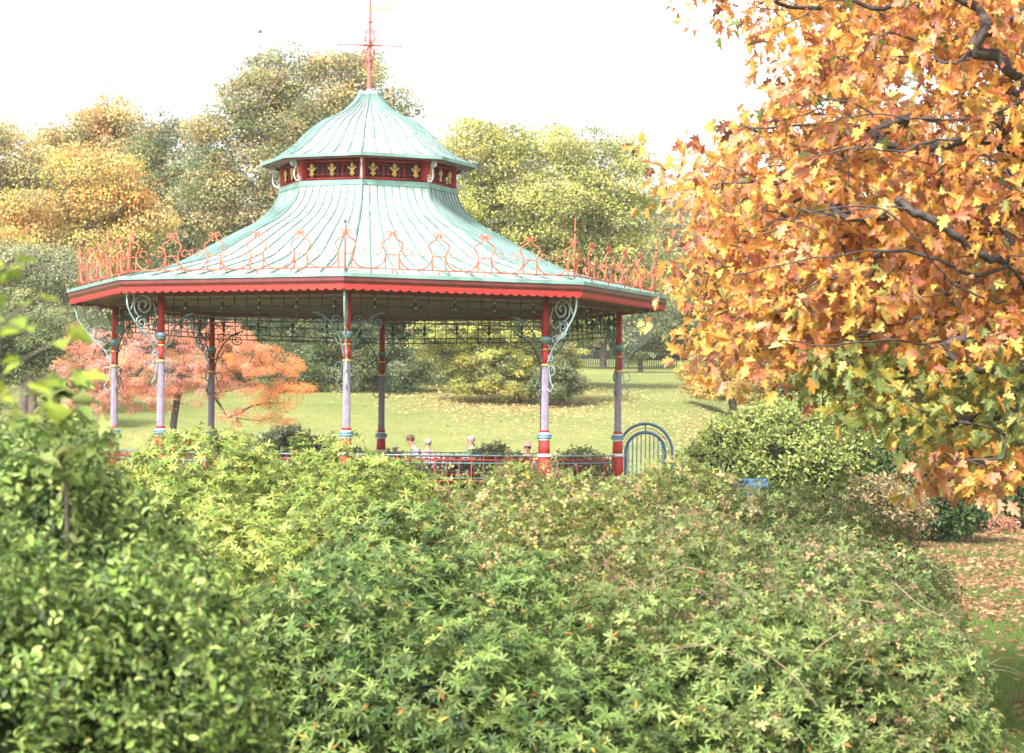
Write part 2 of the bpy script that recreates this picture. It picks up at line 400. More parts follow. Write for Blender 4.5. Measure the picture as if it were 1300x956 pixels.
def fld3(p, wl):
    k = 2*PI/wl; o = rs.rand(6)*6
    return np.sin(p[:, 0]*k+1.4*np.sin(p[:, 2]*k*.7+o[0])+o[1])+np.sin(p[:, 2]*k*1.35+1.2*np.sin(p[:, 0]*k*.6+o[2])+o[3])+.7*np.sin(p[:, 1]*k+o[4]+.8*p[:, 0])
LEAF_MORE = 3.4; LEAF_SIZE = .45
def tree(name, label, cat, base, ell, d, nc, rc, per, pal, w=None, size=.28, jit=.10, mat='leaf', tmpl=T_CARD, bark='bark', rtip=.02, rmax=.35,
         depth=.8, flat=.55, inner=.35, group=None, clump_tint=.16, colfn=None, droop=.15, minr=0, hole=.24):
    """ell: crown lobes as (px,py,rx,ry[,dd]) seen at distance d"""
    s = d/F; blobs = []
    for e in ell:
        dd = e[4] if len(e) > 4 else 0; c = at(e[0], e[1], d+dd); blobs.append((*c, e[2]*s, max(e[2], e[3])*s*depth, e[3]*s))
    sub = []
    for b in blobs:
        for q in range(12):
            dd_ = rdir(1)[0]; dd_[2] = abs(dd_[2])*1.0 if q < 7 else dd_[2]; c_ = np.array(b[:3])+dd_*np.array(b[3:6])*rs.uniform(.6, 1.16); f_ = rs.uniform(.13, .44)
            sub.append((*c_, b[3]*f_, b[4]*f_, b[5]*f_*.85))
        for q in range(6):
            dd_ = rdir(1)[0]; dd_[2] = abs(dd_[2])*.8+.15; dd_ = norm(dd_); c_ = np.array(b[:3])+dd_*np.array(b[3:6])*rs.uniform(1.0, 1.2); f_ = rs.uniform(.07, .15)
            sub.append((*c_, b[3]*f_*1.3, b[4]*f_, b[5]*f_))
    n1 = int(nc*.8); C1, D1 = clump_centres(sub, n1, .45); C2, D2 = clump_centres([(*b[:3], b[3]*.84, b[4]*.84, b[5]*.84) for b in blobs], nc-n1, inner)
    C = np.concatenate([C1, C2]); D = np.concatenate([D1, D2]); sh = rs.permutation(nc); C = C[sh]; D = D[sh]
    wl = max(1.0, min(2.6, .22*max(b[3] for b in blobs)*2)); f3 = fld3(C, wl)+rs.normal(size=nc)*.25; keep = f3 > np.quantile(f3, hole); C = C[keep]; D = D[keep]; nc = len(C)
    per = int(per*LEAF_MORE); size = size*LEAF_SIZE; rc = rc*.74
    bx = at(base, 500, d)[0]; gz = float(ground_z(bx, d)); off = np.array((bx, d, gz))
    root = empty(name, off, label, cat, group)
    zc = min(b[2]-b[5]*.5 for b in blobs); top = max(b[2]+b[5]*.2 for b in blobs); tx = np.mean([b[0] for b in blobs])
    h = max(zc-gz, .8)
    tr = [off+np.array((0, 0, -.2)), off+np.array((.05, 0, h*.5)), off+np.array(((tx-bx)*.15, 0, h)), off+np.array(((tx-bx)*.4, .1, h+(top-gz-h)*.35)), off+np.array(((tx-bx)*.6, 0, h+(top-gz-h)*.6))]
    nb = min(nc, 170); P, par, tips = grow_from(tr, [-1, 0, 1, 2, 3], C[:nb], skip=1)
    wood('trunk', P, par, root, M[bark], off, rtip, rmax=rmax, minr=minr)
    p, dr, out = clump_leaves(C, D, rc, per, flat, .6)
    n = len(p); ct = np.repeat(1+rs.normal(size=(nc, 1))*clump_tint, per, 0)
    # whole clumps turn colour together
    pa = np.array(pal, float); ww = np.array(w, float)/np.sum(w) if w is not None else None
    ci = np.repeat(rs.choice(len(pa), nc, p=ww), per); mixi = rs.choice(len(pa), n, p=ww); sel = np.where(rs.rand(n) < .78, ci, mixi)
    col = pa[sel]*ct*(1+rs.normal(size=(n, 1))*jit)*(1+rs.normal(size=(n, 3))*.05)
    if colfn is not None: col = colfn(p, col)
    ax = norm(dr*.5+rdir(n)*.9+np.array((0, 0, -droop))); ln = norm(rdir(n)*.5+dr*.9+np.array((0, -.05, .35)))
    leaves('crown', tmpl, p-off, ax, ln, size*rs.uniform(.6, 1.35, n), np.clip(col, .004, .9), M[mat], root)
    return root
# ------------------------------------------------------------------ ground
def make_ground():
    xs = np.concatenate([[-1500, -700, -300], np.arange(-140, -30, 4), np.arange(-30, 30, .75), np.arange(30, 140, 4), [140, 300, 700, 1500]])
    ys = np.concatenate([[-300, -60], np.arange(-20, 55, 3), np.arange(55, 130, .75), np.arange(130, 220, 4), [260, 400, 800, 2500]])
    X, Y = np.meshgrid(xs, ys); Z = ground_z(X, Y); V = np.stack([X, Y, Z], -1).reshape(-1, 3); w = len(xs)
    fs = [(j*w+i, j*w+i+1, (j+1)*w+i+1, (j+1)*w+i) for j in range(len(ys)-1) for i in range(w-1)]
    me = bpy.data.meshes.new('ground'); me.from_pydata(V.tolist(), [], fs); me.materials.append(M['grass'])
    me.polygons.foreach_set('use_smooth', [True]*len(fs)); tag(link('ground', me), kind='structure')
make_ground()

# ------------------------------------------------------------------ bandstand
S = 55.0/F                      # metres per photo pixel at the bandstand's centre
BX = -186*S; BY = 55.0; T0 = math.radians(-.5); FLOOR = 1.1
bs = empty('bandstand', (BX, BY, 0), 'octagonal bandstand with pale green copper roof, red and lavender columns and iron cresting', 'bandstand')
def cdir(k): t = T0+k*PI/4; return np.array((math.sin(t), -math.cos(t), 0.))
def cpt(k, r, z): return cdir(k)*r + np.array((0, 0, z))          # corner k
def fpt(k, u, r, z):                                               # u in 0..1 along face k (corner k to k+1)
    return cpt(k, r, z)*(1-u)+cpt(k+1, r, z)*u
def hz(h): return EYE + h*S
def oct_ring(mb, prof, m, closed=True):
    """prof: list of (r,z); swept round the octagon"""
    vs = [cpt(k, r, z) for r, z in prof for k in range(8)]; n = len(prof); fs = []
    rng = range(n) if closed else range(n-1)
    for i in rng:
        j = (i+1) % n
        for k in range(8): fs.append((i*8+k, i*8+(k+1) % 8, j*8+(k+1) % 8, j*8+k))
    mb.add(vs, fs, m)
def spiral(c, r, a0, turns, n=16, sgn=1, shrink=.2):
    return [(c[0]+r*(1-(1-shrink)*i/n)*math.cos(a0+sgn*turns*2*PI*i/n), c[1]+r*(1-(1-shrink)*i/n)*math.sin(a0+sgn*turns*2*PI*i/n)) for i in range(n+1)]
def cat(pts, n=4):
    P = [np.array(p, float) for p in pts]; out = []
    for i in range(len(P)-1):
        a = P[max(i-1, 0)]; b = P[i]; c = P[i+1]; d = P[min(i+2, len(P)-1)]
        for k in range(n):
            t = k/n; out.append(.5*((2*b)+(-a+c)*t+(2*a-5*b+4*c-d)*t*t+(-a+3*b-3*c+d)*t**3))
    out.append(P[-1]); return out

# plinth, floor
mb = MB(); R0 = 6.15
oct_ring(mb, [(R0, -.3), (R0, .12), (R0-.08, .16), (R0-.08, FLOOR-.15), (R0+.03, FLOOR-.12), (R0+.03, FLOOR), (.01, FLOOR), (.01, -.3)], M['stone'], False)
mb.build('plinth', bs)
# columns
RC = 320*S
def column(k):
    c = cpt(k, RC, 0); mb = MB(); a = lambda p, m, **q: mb.lathe(p, M[m], c, **q)
    z = hz
    a([(.17, FLOOR), (.17, z(-52)), (.15, z(-51.8))], 'red', n=12)
    a([(.165, z(-52)), (.165, z(-47))], 'white', n=12)
    a([(.135, z(-47)), (.135, z(-21))], 'red', n=12)
    a([(.15, z(-21)), (.165, z(-19.5)), (.14, z(-17))], 'white', n=14)
    a([(.115, z(-17)), (.105, z(-1.5))], 'red', n=14)
    a([(.115, z(-1.5)), (.125, z(0)), (.12, z(.5))], 'white', n=14)
    a([(.125, z(.5)), (.15, z(2)), (.15, z(3.4))], 'sea', n=14)
    a([(.15, z(3.4)), (.15, z(5)), (.12, z(5.6))], 'blue', n=14)
    a([(.12, z(5.6)), (.125, z(6.8)), (.10, z(8))], 'white', n=14)
    a([(.10, z(8)), (.098, z(11))], 'red', n=14)
    a([(.082, z(11)), (.077, z(50)), (.074, z(86))], 'lav', n=28, flute=.13)
    a([(.085, z(86)), (.10, z(87)), (.08, z(89))], 'gold', n=14)
    a([(.078, z(89)), (.072, z(105))], 'red', n=14)
    a([(.078, z(105)), (.09, z(106)), (.075, z(107))], 'gold', n=14)
    a([(.071, z(107)), (.071, z(112))], 'red', n=14)
    a([(.085, z(112)), (.10, z(114)), (.10, z(116))], 'green', n=14)
    a([(.10, z(116)), (.115, z(119)), (.085, z(121))], 'sea', n=14)
    a([(.069, z(121)), (.066, z(163))], 'red', n=14)
    o = mb.build('column', bs)
    def fr(direction):
        def P(u, h): return c + direction*u*S + np.array((0, 0, hz(h)))
        return P
    def bracket(direction, mats, ext):
        P = fr(direction); b = MB(); t = .017
        def draw(pts, r=t, m=M[mats[0]]):
            b.tube([P(*q) for q in pts], r, m, 5)
        if ext:   # the big outer bracket up to the valance
            draw(cat([(3, 88), (7, 98), (16, 111), (30, 124), (42, 138), (49, 152), (50, 170)]), .022)
            draw(cat([(44, 146), (40, 158), (40, 168)]), .015)
            draw(spiral((26, 152), 15, -1.4, 1.9, 26, 1, .15))
            draw(cat([(12, 155), (8, 140), (16, 130), (26, 137)]), .014)
            draw(spiral((29, 131), 8.5, 1.7, 1.7, 20, -1, .15), .015)
            draw(cat([(34, 124), (26, 118), (20, 122)]), .014)
            draw(spiral((15, 118), 6.5, 1.2, 1.6, 16, -1, .2), .014)
            draw(cat([(4, 112), (9, 106), (17, 111)]), .013)
            draw(spiral((9, 96), 5, 2.5, 1.3, 14, 1, .2), .013)
        else:     # along the face, under the frieze
            draw(cat([(2, 82), (5, 96), (9, 112), (18, 128), (32, 140), (44, 143)]), .02)
            draw(spiral((36, 131), 9, 1.4, 1.7, 22, 1, .15), .016)
            draw(spiral((13, 133), 7.5, -.6, 1.6, 20, 1, .15), .015)
            draw(spiral((23, 119), 6, 2.6, 1.5, 18, -1, .15), .014)
            draw(cat([(4, 104), (12, 108), (17, 116)]), .013)
        for s_ in (0,):
            draw(cat([(4, 84), (12, 86), (15, 78), (9, 74)]), .012); draw(cat([(5, 88), (9, 68), (13, 62), (8, 56), (4, 60)]), .012)
        b.build('bracket', o)
    face1 = norm(cpt(k+1, RC, 0)-cpt(k, RC, 0)); face0 = norm(cpt(k-1, RC, 0)-cpt(k, RC, 0))
    bracket(cdir(k), ('grey',), True); bracket(face1, ('iron2',), False); bracket(face0, ('iron2',), False)
M['iron2'] = paint('weathered_iron', (.085, .12, .11), .5, .2, 7)
for k in range(8): column(k)
# ring beam, ceiling, fascia, valance
mb = MB(); oct_ring(mb, [(RC+.09, hz(163)), (RC+.09, hz(168.5)), (RC-.09, hz(168.5)), (RC-.09, hz(163))], M['dred']); mb.build('beam', bs)
mb = MB(); oct_ring(mb, [(376*S, hz(169)), (RC, hz(170.5)), (130*S, hz(180)), (.01, hz(182))], M['planks'], False); mb.build('ceiling', bs)
mb = MB()
for k in range(8):
    for i in range(1, 9):   # soffit battens under the eave
        u = i/9.; mb.tube([fpt(k, u, 374*S, hz(168.6)), fpt(k, u, RC+.1, hz(170))], .025, M['soffit'], 4)
oct_ring(mb, [(376*S, hz(168)), (380.5*S, hz(175)), (380.5*S, hz(179.4)), (375*S, hz(179.4)), (374*S, hz(168))], M['dred']); mb.build('gutter_board', bs)
mb = MB()
for k in range(8):          # scalloped valance boards
    nsc = 26; top = []; bot = []; n = nsc*6
    for i in range(n+1):
        u = i/n; sc = abs(math.sin(PI*i/6.)); top.append((u, hz(175.2))); bot.append((u, hz(167.2)-.05*sc**.6))
    for off_ in (0, 1):
        r = 378.2*S - off_*.025
        vs = [fpt(k, u, r, z) for u, z in top]+[fpt(k, u, r, z) for u, z in bot]; L = n+1
        mb.add(vs, [(i, i+1, L+i+1, L+i) for i in range(n)], M['red'])
mb.build('valance', bs)

# copper roof
prof = [(381, 181), (360, 186.5), (335, 192), (300, 200.5), (259, 211), (237, 219.5), (204, 237), (171, 255), (146, 268), (130, 280), (118, 294), (112, 310)]
def copper_roof(name, prof, nb, joints, seam_r, pcx):
    P = cat([np.array(p)*S for p in prof], 3); mb = MB(); cols = []; sm = MB()
    rows = len(P)
    for k in range(8):
        ph = [rs.rand(3) for _ in range(nb)]
        for b in range(nb):
            # each bay is one strip of sheets; joints staggered; sheets differ a little in patina
            js = sorted([int(rows*(q+rs.uniform(-.07, .07)+(.07 if b % 2 else 0))) for q in joints]); js = [0]+[j for j in js if 0 < j < rows-1]+[rows-1]
            for a, c in zip(js[:-1], js[1:]):
                t = rs.uniform(.84, 1.14); vs = []; 
                for i in range(a, c+1):
                    for u in (b/nb, (b+1)/nb):
                        lift = .006 if i == c and c != rows-1 else 0
                        vs.append(fpt(k, u, P[i][0], EYE+P[i][1]+lift))
                mb.add(vs, [(2*i, 2*i+1, 2*i+3, 2*i+2) for i in range(c-a)], M['copper']); cols += [(t, t*rs.uniform(.97, 1.03), t*rs.uniform(.96, 1.05))]*len(vs)
                if c != rows-1:
                    sm.tube([fpt(k, b/nb, P[c][0], EYE+P[c][1]+.004), fpt(k, (b+1)/nb, P[c][0], EYE+P[c][1]+.004)], .008, M['copper_seam'], 4)
            q = [fpt(k, b/nb, p[0], EYE+p[1]+.012) for p in P]
            sm.tube(q, seam_r*(1.5 if b == 0 else 1), M['copper_seam'], 5)
    r = mb.build(name, bs, vcol=np.array(cols)); sm.build('seam', r)
    return r
rf = copper_roof('roof', prof, 9, (.22, .45, .68), .019, 0)
mb = MB(); oct_ring(mb, [(382*S, hz(179.6)), (382*S, hz(183.6)), (379*S, hz(184)), (376*S, hz(180)), (376*S, hz(179.6))], M['copper_edge']); mb.build('eave_edge', rf)
# clerestory
mb = MB(); oct_ring(mb, [(111*S, hz(309)), (113.5*S, hz(310)), (113.5*S, hz(316)), (104*S, hz(317.5)), (100*S, hz(309))], M['copper_edge']); cl = mb.build('clerestory_sill', bs)
mb = MB()
M['maroon'] = paint('clerestory_backing', (.055, .018, .02), .7, .2, 5)
oct_ring(mb, [(98*S, hz(312)), (98*S, hz(346))], M['maroon'], False)
mb.build('clerestory_lining', bs)
for k in range(8):
    mb = MB(); g = MB()
    for (z0, z1) in ((317.3, 320.5), (339, 343)): 
        mb.tube([fpt(k, 0, 107*S, hz((z0+z1)/2)), fpt(k, 1, 107*S, hz((z0+z1)/2))], (z1-z0)/2*S, M['red'], 4)
    for u in np.linspace(0, 1, 13)[1:-1]: mb.tube([fpt(k, u, 107*S, hz(320)), fpt(k, u, 107*S, hz(340))], .009 if abs(u-1/3) > .01 and abs(u-2/3) > .01 else .02, M['red'], 4)
    for zz in (324, 336): mb.tube([fpt(k, 0, 107*S, hz(zz)), fpt(k, 1, 107*S, hz(zz))], .008, M['red'], 4)
    mb.box(cpt(k, 108*S, hz(330.2)), .13, .13, 25.5*S, M['red'], T0+k*PI/4)
    lat = mb.build('clerestory_lattice', bs)
    for u in (1/6, .5, 5/6):   # gilt fleur
        def q(a, h): return fpt(k, u, 109*S, hz(h)) + norm(cpt(k+1, 1, 0)-cpt(k, 1, 0))*a*S
        g = MB(); g.tube([q(0, 321), q(0, 327), q(0, 331), q(0, 335), q(0, 338.5)], [.02, .028, .02, .055, .008], M['gold'], 6)
        for s_ in (-1, 1):
            g.tube([q(p[0]*s_, p[1]) for p in cat([(0, 328), (2.4, 329.5), (4.2, 332.5), (5.2, 331)])], .022, M['gold'], 5)
            g.tube([q(p[0]*s_, p[1]) for p in cat([(0, 327), (2.4, 325), (1.6, 323)])], .016, M['gold'], 5)
        g.build('gilt_fleur', lat)
    g = MB(); dd = cdir(k)
    def q(u, h): return dd*(108+u)*S + np.array((0, 0, hz(h)))
    g.tube([q(*p) for p in cat([(3, 319), (9, 317), (13, 322), (13, 330), (10, 338), (16, 343)])], .02, M['white'], 5)
    g.tube([q(*p) for p in spiral((5, 322), 5, -1, 1.5, 16, -1, .2)], .018, M['white'], 5); g.tube([q(*p) for p in spiral((15, 338.5), 4.5, 1.2, 1.5, 16, -1, .2)], .018, M['white'], 5)
    g.build('cupola_bracket', bs)
prof2 = [(137, 345.5), (127, 348.5), (112, 356), (96, 368), (77, 386.5), (58, 400.5), (37, 410.5), (21, 423.5), (13, 435)]
cu = copper_roof('cupola_roof', prof2, 5, (.45,), .017, 0)
mb = MB(); oct_ring(mb, [(138*S, hz(343)), (138*S, hz(347)), (135*S, hz(347.5)), (134*S, hz(343))], M['copper_edge']); mb.build('eave_edge', cu)
mb = MB(); oct_ring(mb, [(134*S, hz(343.4)), (105*S, hz(344.5))], M['soffit'], False); oct_ring(mb, [(134.5*S, hz(340.8)), (134.5*S, hz(343)), (131*S, hz(343)), (131*S, hz(340.8))], M['dred']); mb.build('cupola_soffit', cu)
# finial and weather vane
M['pinkred'] = paint('faded_red_paint', (.40, .09, .07), .5, .12, 6)
mb = MB(); mb.lathe([(13*S, hz(433)), (14*S, hz(434)), (14*S, hz(438)), (5*S, hz(439)), (4*S, hz(442))], M['grey'], n=16)
for k in range(8): mb.tube([cdir(k)*12*S+np.array((0, 0, hz(428))), cdir(k)*13.5*S+np.array((0, 0, hz(440)))], .02, M['grey'], 4)
mb.build('finial_collar', bs)
mb = MB()
mb.lathe([(.06, hz(438)), (.045, hz(465)), (.032, hz(490)), (.026, hz(530)), (.02, hz(560)), (.012, hz(592))], M['pinkred'], n=8)
for h, r in ((478, .06), (498, .07), (528, .055), (562, .04)): mb.sphere((0, 0, hz(h)), (r, r, r*.8), M['pinkred'])
fin = mb.build('finial', bs)
mb = MB()
for k in range(4):
    a = T0+.15+k*PI/2; dd = np.array((math.cos(a), math.sin(a), 0))
    def q(u, h): return dd*u*S+np.array((0, 0, hz(h)))
    mb.tube([q(2, 498), q(40, 498)], .014, M['pinkred'], 4); mb.tube([q(3, 498), q(14, 498)], .028, M['pinkred'], 5)
    for h0, sg in ((498, 1), (498, -1)):
        mb.tube([q(*p) for p in cat([(2, h0+sg*3), (6, h0+sg*8), (4, h0+sg*16), (2, h0+sg*22)])], .012, M['pinkred'], 4)
        mb.tube([q(*p) for p in spiral((6, h0+sg*7), 3.6, 0, 1.3, 12, sg, .2)], .011, M['pinkred'], 4)
        mb.tube([q(*p) for p in spiral((5, h0+sg*17), 2.8, 0, 1.3, 12, sg, .2)], .011, M['pinkred'], 4)
    mb.tube([q(*p) for p in cat([(1, 470), (5, 476), (7, 470), (5, 466)])], .012, M['pinkred'], 4)
    mb.tube([q(40, 498), q(40, 494.5)], .014, M['pinkred'], 4)
mb.build('compass_arm', fin)
mb = MB(); M['palegold'] = paint('weathered_gilt', (.55, .38, .16), .4, .08, 6)
mb.box((15*S, 0, hz(544)), 26*S, .02, 7*S, M['palegold']); mb.tube([(-8*S, 0, hz(544)), (2*S, 0, hz(544))], .02, M['palegold'], 5); mb.build('weather_vane', fin)

# roof cresting: one ironwork run per side
def cresting(k):
    mb = MB(); r = 366*S; z0 = EYE+185.5*S; fdir = norm(cpt(k+1, 1, 0)-cpt(k, 1, 0)); L = np.linalg.norm(cpt(k+1, r, 0)-cpt(k, r, 0))
    q_ = .0036; v_ = .82; m = M['salmon']; t = .0155
    def P(s, h): return cpt(k, r, z0)+fdir*s+np.array((0, 0, h))
    def draw(c, pts, tt=t, hh=1.): mb.tube([P(c+p[0]*q_, .09+p[1]*q_*v_) for p in pts], tt, m, 5)
    mb.tube([P(0, .09), P(L, .09)], .014, m, 4)
    n = 5; pitch = L/n
    for i in range(n+1):
        c = i*pitch; corner = i in (0, n)
        if i == n: continue
        if not corner or True:
            mb.tube([P(c, -.05), P(c, .09)], .014, m, 4)
        for sg in (-1, 1):
            W = lambda pts: [(sg*a, b) for a, b in pts]
            if corner:  # the corner motif turns with the roof: each wing lies in its own side
                base = cpt(k, r, z0); fd = fdir if sg > 0 else norm(cpt(k-1, 1, 0)-cpt(k, 1, 0))
                dr = lambda pts, tt=t: mb.tube([base+fd*(abs(p[0])*q_)+np.array((0, 0, .09+p[1]*q_*v_)) for p in pts], tt, m, 5)
            else: dr = lambda pts, tt=t: draw(c, W(pts), tt)
            dr(cat([(40, 0), (40, 95), (46, 125), (62, 160), (52, 185), (22, 205), (8, 228), (3, 250)]))
            dr(spiral((20, 240), 17, 2.9, 1.15, 14, -1, .45), .012)
            dr([(40, 96), (0, 96)], .011)
            dr(cat([(40, 92), (52, 45), (90, 8), (137, 0)]), .016)
            dr(spiral((86, 112), 30, -.6, .95, 16, 1, .55), .009)
        if corner:
            mb.tube([P(0, -.05), P(0, .75), P(0, 1.28)], [.02, .02, .006], m, 6); mb.sphere(P(0, 1.0), .035, M['dred'])
        else:
            inn = -cdir(k+.5)*.35; mb.tube([P(c+(.0 if i % 2 else -.0), .06+96*q_), P(c+.3*(1 if i < 3 else -1), 0)+inn*.3], .010, M['copper_seam'] if i == 2 else m, 4)
    mb.build('cresting', bs)
for k in range(8): cresting(k)

# ironwork frieze and railings between the columns
def frieze(k):
    mb = MB(); g = MB(); r = RC; fd = norm(cpt(k+1, 1, 0)-cpt(k, 1, 0)); L = np.linalg.norm(cpt(k+1, r, 0)-cpt(k, r, 0)); zt = hz(163); H = 31*S
    def P(s, h): return cpt(k, r, zt-h)+fd*s
    for h, tt in ((.07, .011), (H*.42, .008), (H*.80, .011), (H, .013)): mb.tube([P(.08, h), P(L-.08, h)], tt, M['iron'], 4)
    nb = 15; p = L/nb
    for i in range(1, nb):
        mb.tube([P(i*p, 0), P(i*p, H+(.05 if i % 3 == 2 else 0))], .011, M['iron'], 4)
        if i % 3 == 2:
            mb.tube([P(i*p, .12), P(i*p, .2), P(i*p, .27), P(i*p, .36)], [.02, .05, .025, .045], M['iron'], 6)
            for sg in (-1, 1):
                mb.tube([P(i*p+sg*a, b) for a, b in cat([(0, .30), (.07, .30), (.11, .24), (.07, .20)])], .013, M['iron'], 4)
                mb.tube([P(i*p+sg*a, b) for a, b in spiral((.19, .26), .075, PI, 1.4, 14, 1, .2)], .011, M['iron'], 4)
            mb.sphere(P(i*p, .24)-cdir(k+.5)*-.03, .022, M['gold'], 6, 4); mb.sphere(P(i*p, .08)-cdir(k+.5)*-.02, .02, M['gold'], 6, 4)
    mb.build('frieze_panel', bs)
def railing(k):
    mb = MB(); r = RC; fd = norm(cpt(k+1, 1, 0)-cpt(k, 1, 0)); L = np.linalg.norm(cpt(k+1, r, 0)-cpt(k, r, 0))
    def P(s, z): return cpt(k, r, z)+fd*s
    for z, tt, m in ((hz(-19.5), .013, 'sea'), (hz(-25), .016, 'red'), (hz(-28.5), .013, 'sea'), (hz(-46), .013, 'sea'), (hz(-49), .018, 'red'), (FLOOR+.1, .02, 'red')):
        mb.tube([P(.12, z), P(L-.12, z)], tt, M[m], 5)
    nb = 16; p = L/nb
    for i in range(1, nb):
        mb.tube([P(i*p, FLOOR), P(i*p, hz(-20))], .012 if i % 2 else .012, M['red'] if i % 3 == 1 else M['dred'], 5)
    for i in range(nb):
        c = (i+.5)*p
        mb.tube([P(c+a, z) for a, z in cat([(.02, hz(-27)), (-.09, hz(-29)), (-.06, hz(-36)), (.05, hz(-39)), (.08, hz(-44)), (-.02, hz(-47))])], .012, M['iron'], 4)
    mb.build('railing', bs)
for k in range(8):
    frieze(k)
    if k != 2: railing(k)

# ------------------------------------------------------------------ gate and blue railing
M['blue2'] = paint('bright_blue_paint', (.035, .10, .24), .35, .1, 6)
g0 = at(819, 600, 56.5); gx, gy = g0[0], 56.5; gt = empty('gate', (gx, gy, 0), 'blue iron gate with double round arch beside the right column', 'gate')
mb = MB(); s = 56.5/F; zc = at(819, 574, 56.5)[2]
def arc(rx, rz, a0, a1, n=28): return [(rx*math.cos(a0+(a1-a0)*i/n), 0, zc+rz*math.sin(a0+(a1-a0)*i/n)) for i in range(n+1)]
mb.tube([(-34*s, 0, 0)]+list(reversed(arc(34*s, 36*s, 0, PI)))+[(34*s, 0, 0)], .033, M['blue2'], 8)
mb.build('outer_arch', gt)
mb = MB(); mb.tube([(-25*s, 0, .25)]+list(reversed(arc(25*s, 25*s, 0, PI)))+[(25*s, 0, .25)], .036, M['blue2'], 8)
mb.tube([(-25*s, 0, .25), (25*s, 0, .25)], .03, M['blue2'], 6); mb.tube([(-25*s, 0, 1.2), (25*s, 0, 1.2)], .022, M['blue2'], 6); mb.tube([(0, 0, zc+25*s), (0, 0, zc+36*s)], .018, M['blue'], 5)
mb.build('inner_arch', gt)
for i in range(-4, 5):
    x = i*5.4*s; top = zc+math.sqrt(max((25*s)**2-x*x, 0)); b = MB(); b.tube([(x, 0, .25), (x, 0, top-.02)], .014, M['blue'], 5); b.build('bar', gt)
mb = MB(); mb.tube(arc(29.5*s, 30.5*s, 0, PI), .008, M['salmon'], 4); mb.build('thin_arch', gt)
f0 = at(856, 600, 57); f1 = at(975, 604, 57); fl = f1[0]-f0[0]; ft = empty('railing', (f0[0], 57, 0), 'low blue iron railing with scrolled top running right from the arched gate', 'railing')
mb = MB(); ztop = f0[2]-.19
for z in (ztop, ztop-.14, .2): mb.tube([(0, 0, z), (fl, 0, z)], .012, M['blue2'], 5)
n = 24
for i in range(n+1):
    x = fl*i/n; mb.tube([(x, 0, 0), (x, 0, ztop+.02)], .013, M['blue2'], 4)
    if i < n:
        mb.tube([(x+fl/n/2+a, 0, ztop-.07+b) for a, b in spiral((0, 0), .055, 0, 1.5, 12, 1, .2)], .012, M['blue'], 4)
        mb.tube([(x+a, 0, ztop+b) for a, b in cat([(0, 0), (.02, .06), (.06, .05), (.05, .02)])], .012, M['blue'], 4)
mb.build('scroll_panel', ft)

# ------------------------------------------------------------------ people (all standing beyond the bandstand)
M['hairw'] = paint('white_hair', (.24, .225, .22), .8, .1, 30); M['hairb'] = paint('brown_hair', (.09, .045, .03), .7, .2, 30)
M['shirtw'] = paint('pale_blue_shirt', (.62, .68, .78), .8, .06, 10); M['pinkc'] = paint('dusty_pink_top', (.28, .17, .18), .85, .1, 10)
M['greyc'] = paint('grey_cardigan', (.22, .19, .21), .85, .1, 10); M['darkc'] = paint('dark_trousers', (.04, .045, .06), .85, .1, 10)
M['greenc'] = paint('sage_jumper', (.12, .17, .09), .85, .1, 10); M['pinkh'] = paint('pink_hat', (.34, .15, .15), .85, .1, 10); M['shoe'] = paint('shoe', (.03, .03, .03), .6, .1, 10)
def skin_mesh(name, verts, edges, radii, mat, parent, root=0, sub=1):
    me = bpy.data.meshes.new(name); me.from_pydata([tuple(v) for v in verts], edges, []); o = link(name, me, parent); me.materials.append(mat)
    sk = o.modifiers.new('skin', 'SKIN'); sk.use_smooth_shade = True
    lay = me.skin_vertices[0].data if me.skin_vertices else None
    if lay is None:
        bpy.context.view_layer.objects.active = o; lay = me.skin_vertices[0].data
    for i, r in enumerate(radii):
        lay[i].radius = r if hasattr(r, '__len__') else (r, r); lay[i].use_root = (i == root)
    ss = o.modifiers.new('sub', 'SUBSURF'); ss.levels = sub; ss.render_levels = sub
    return o
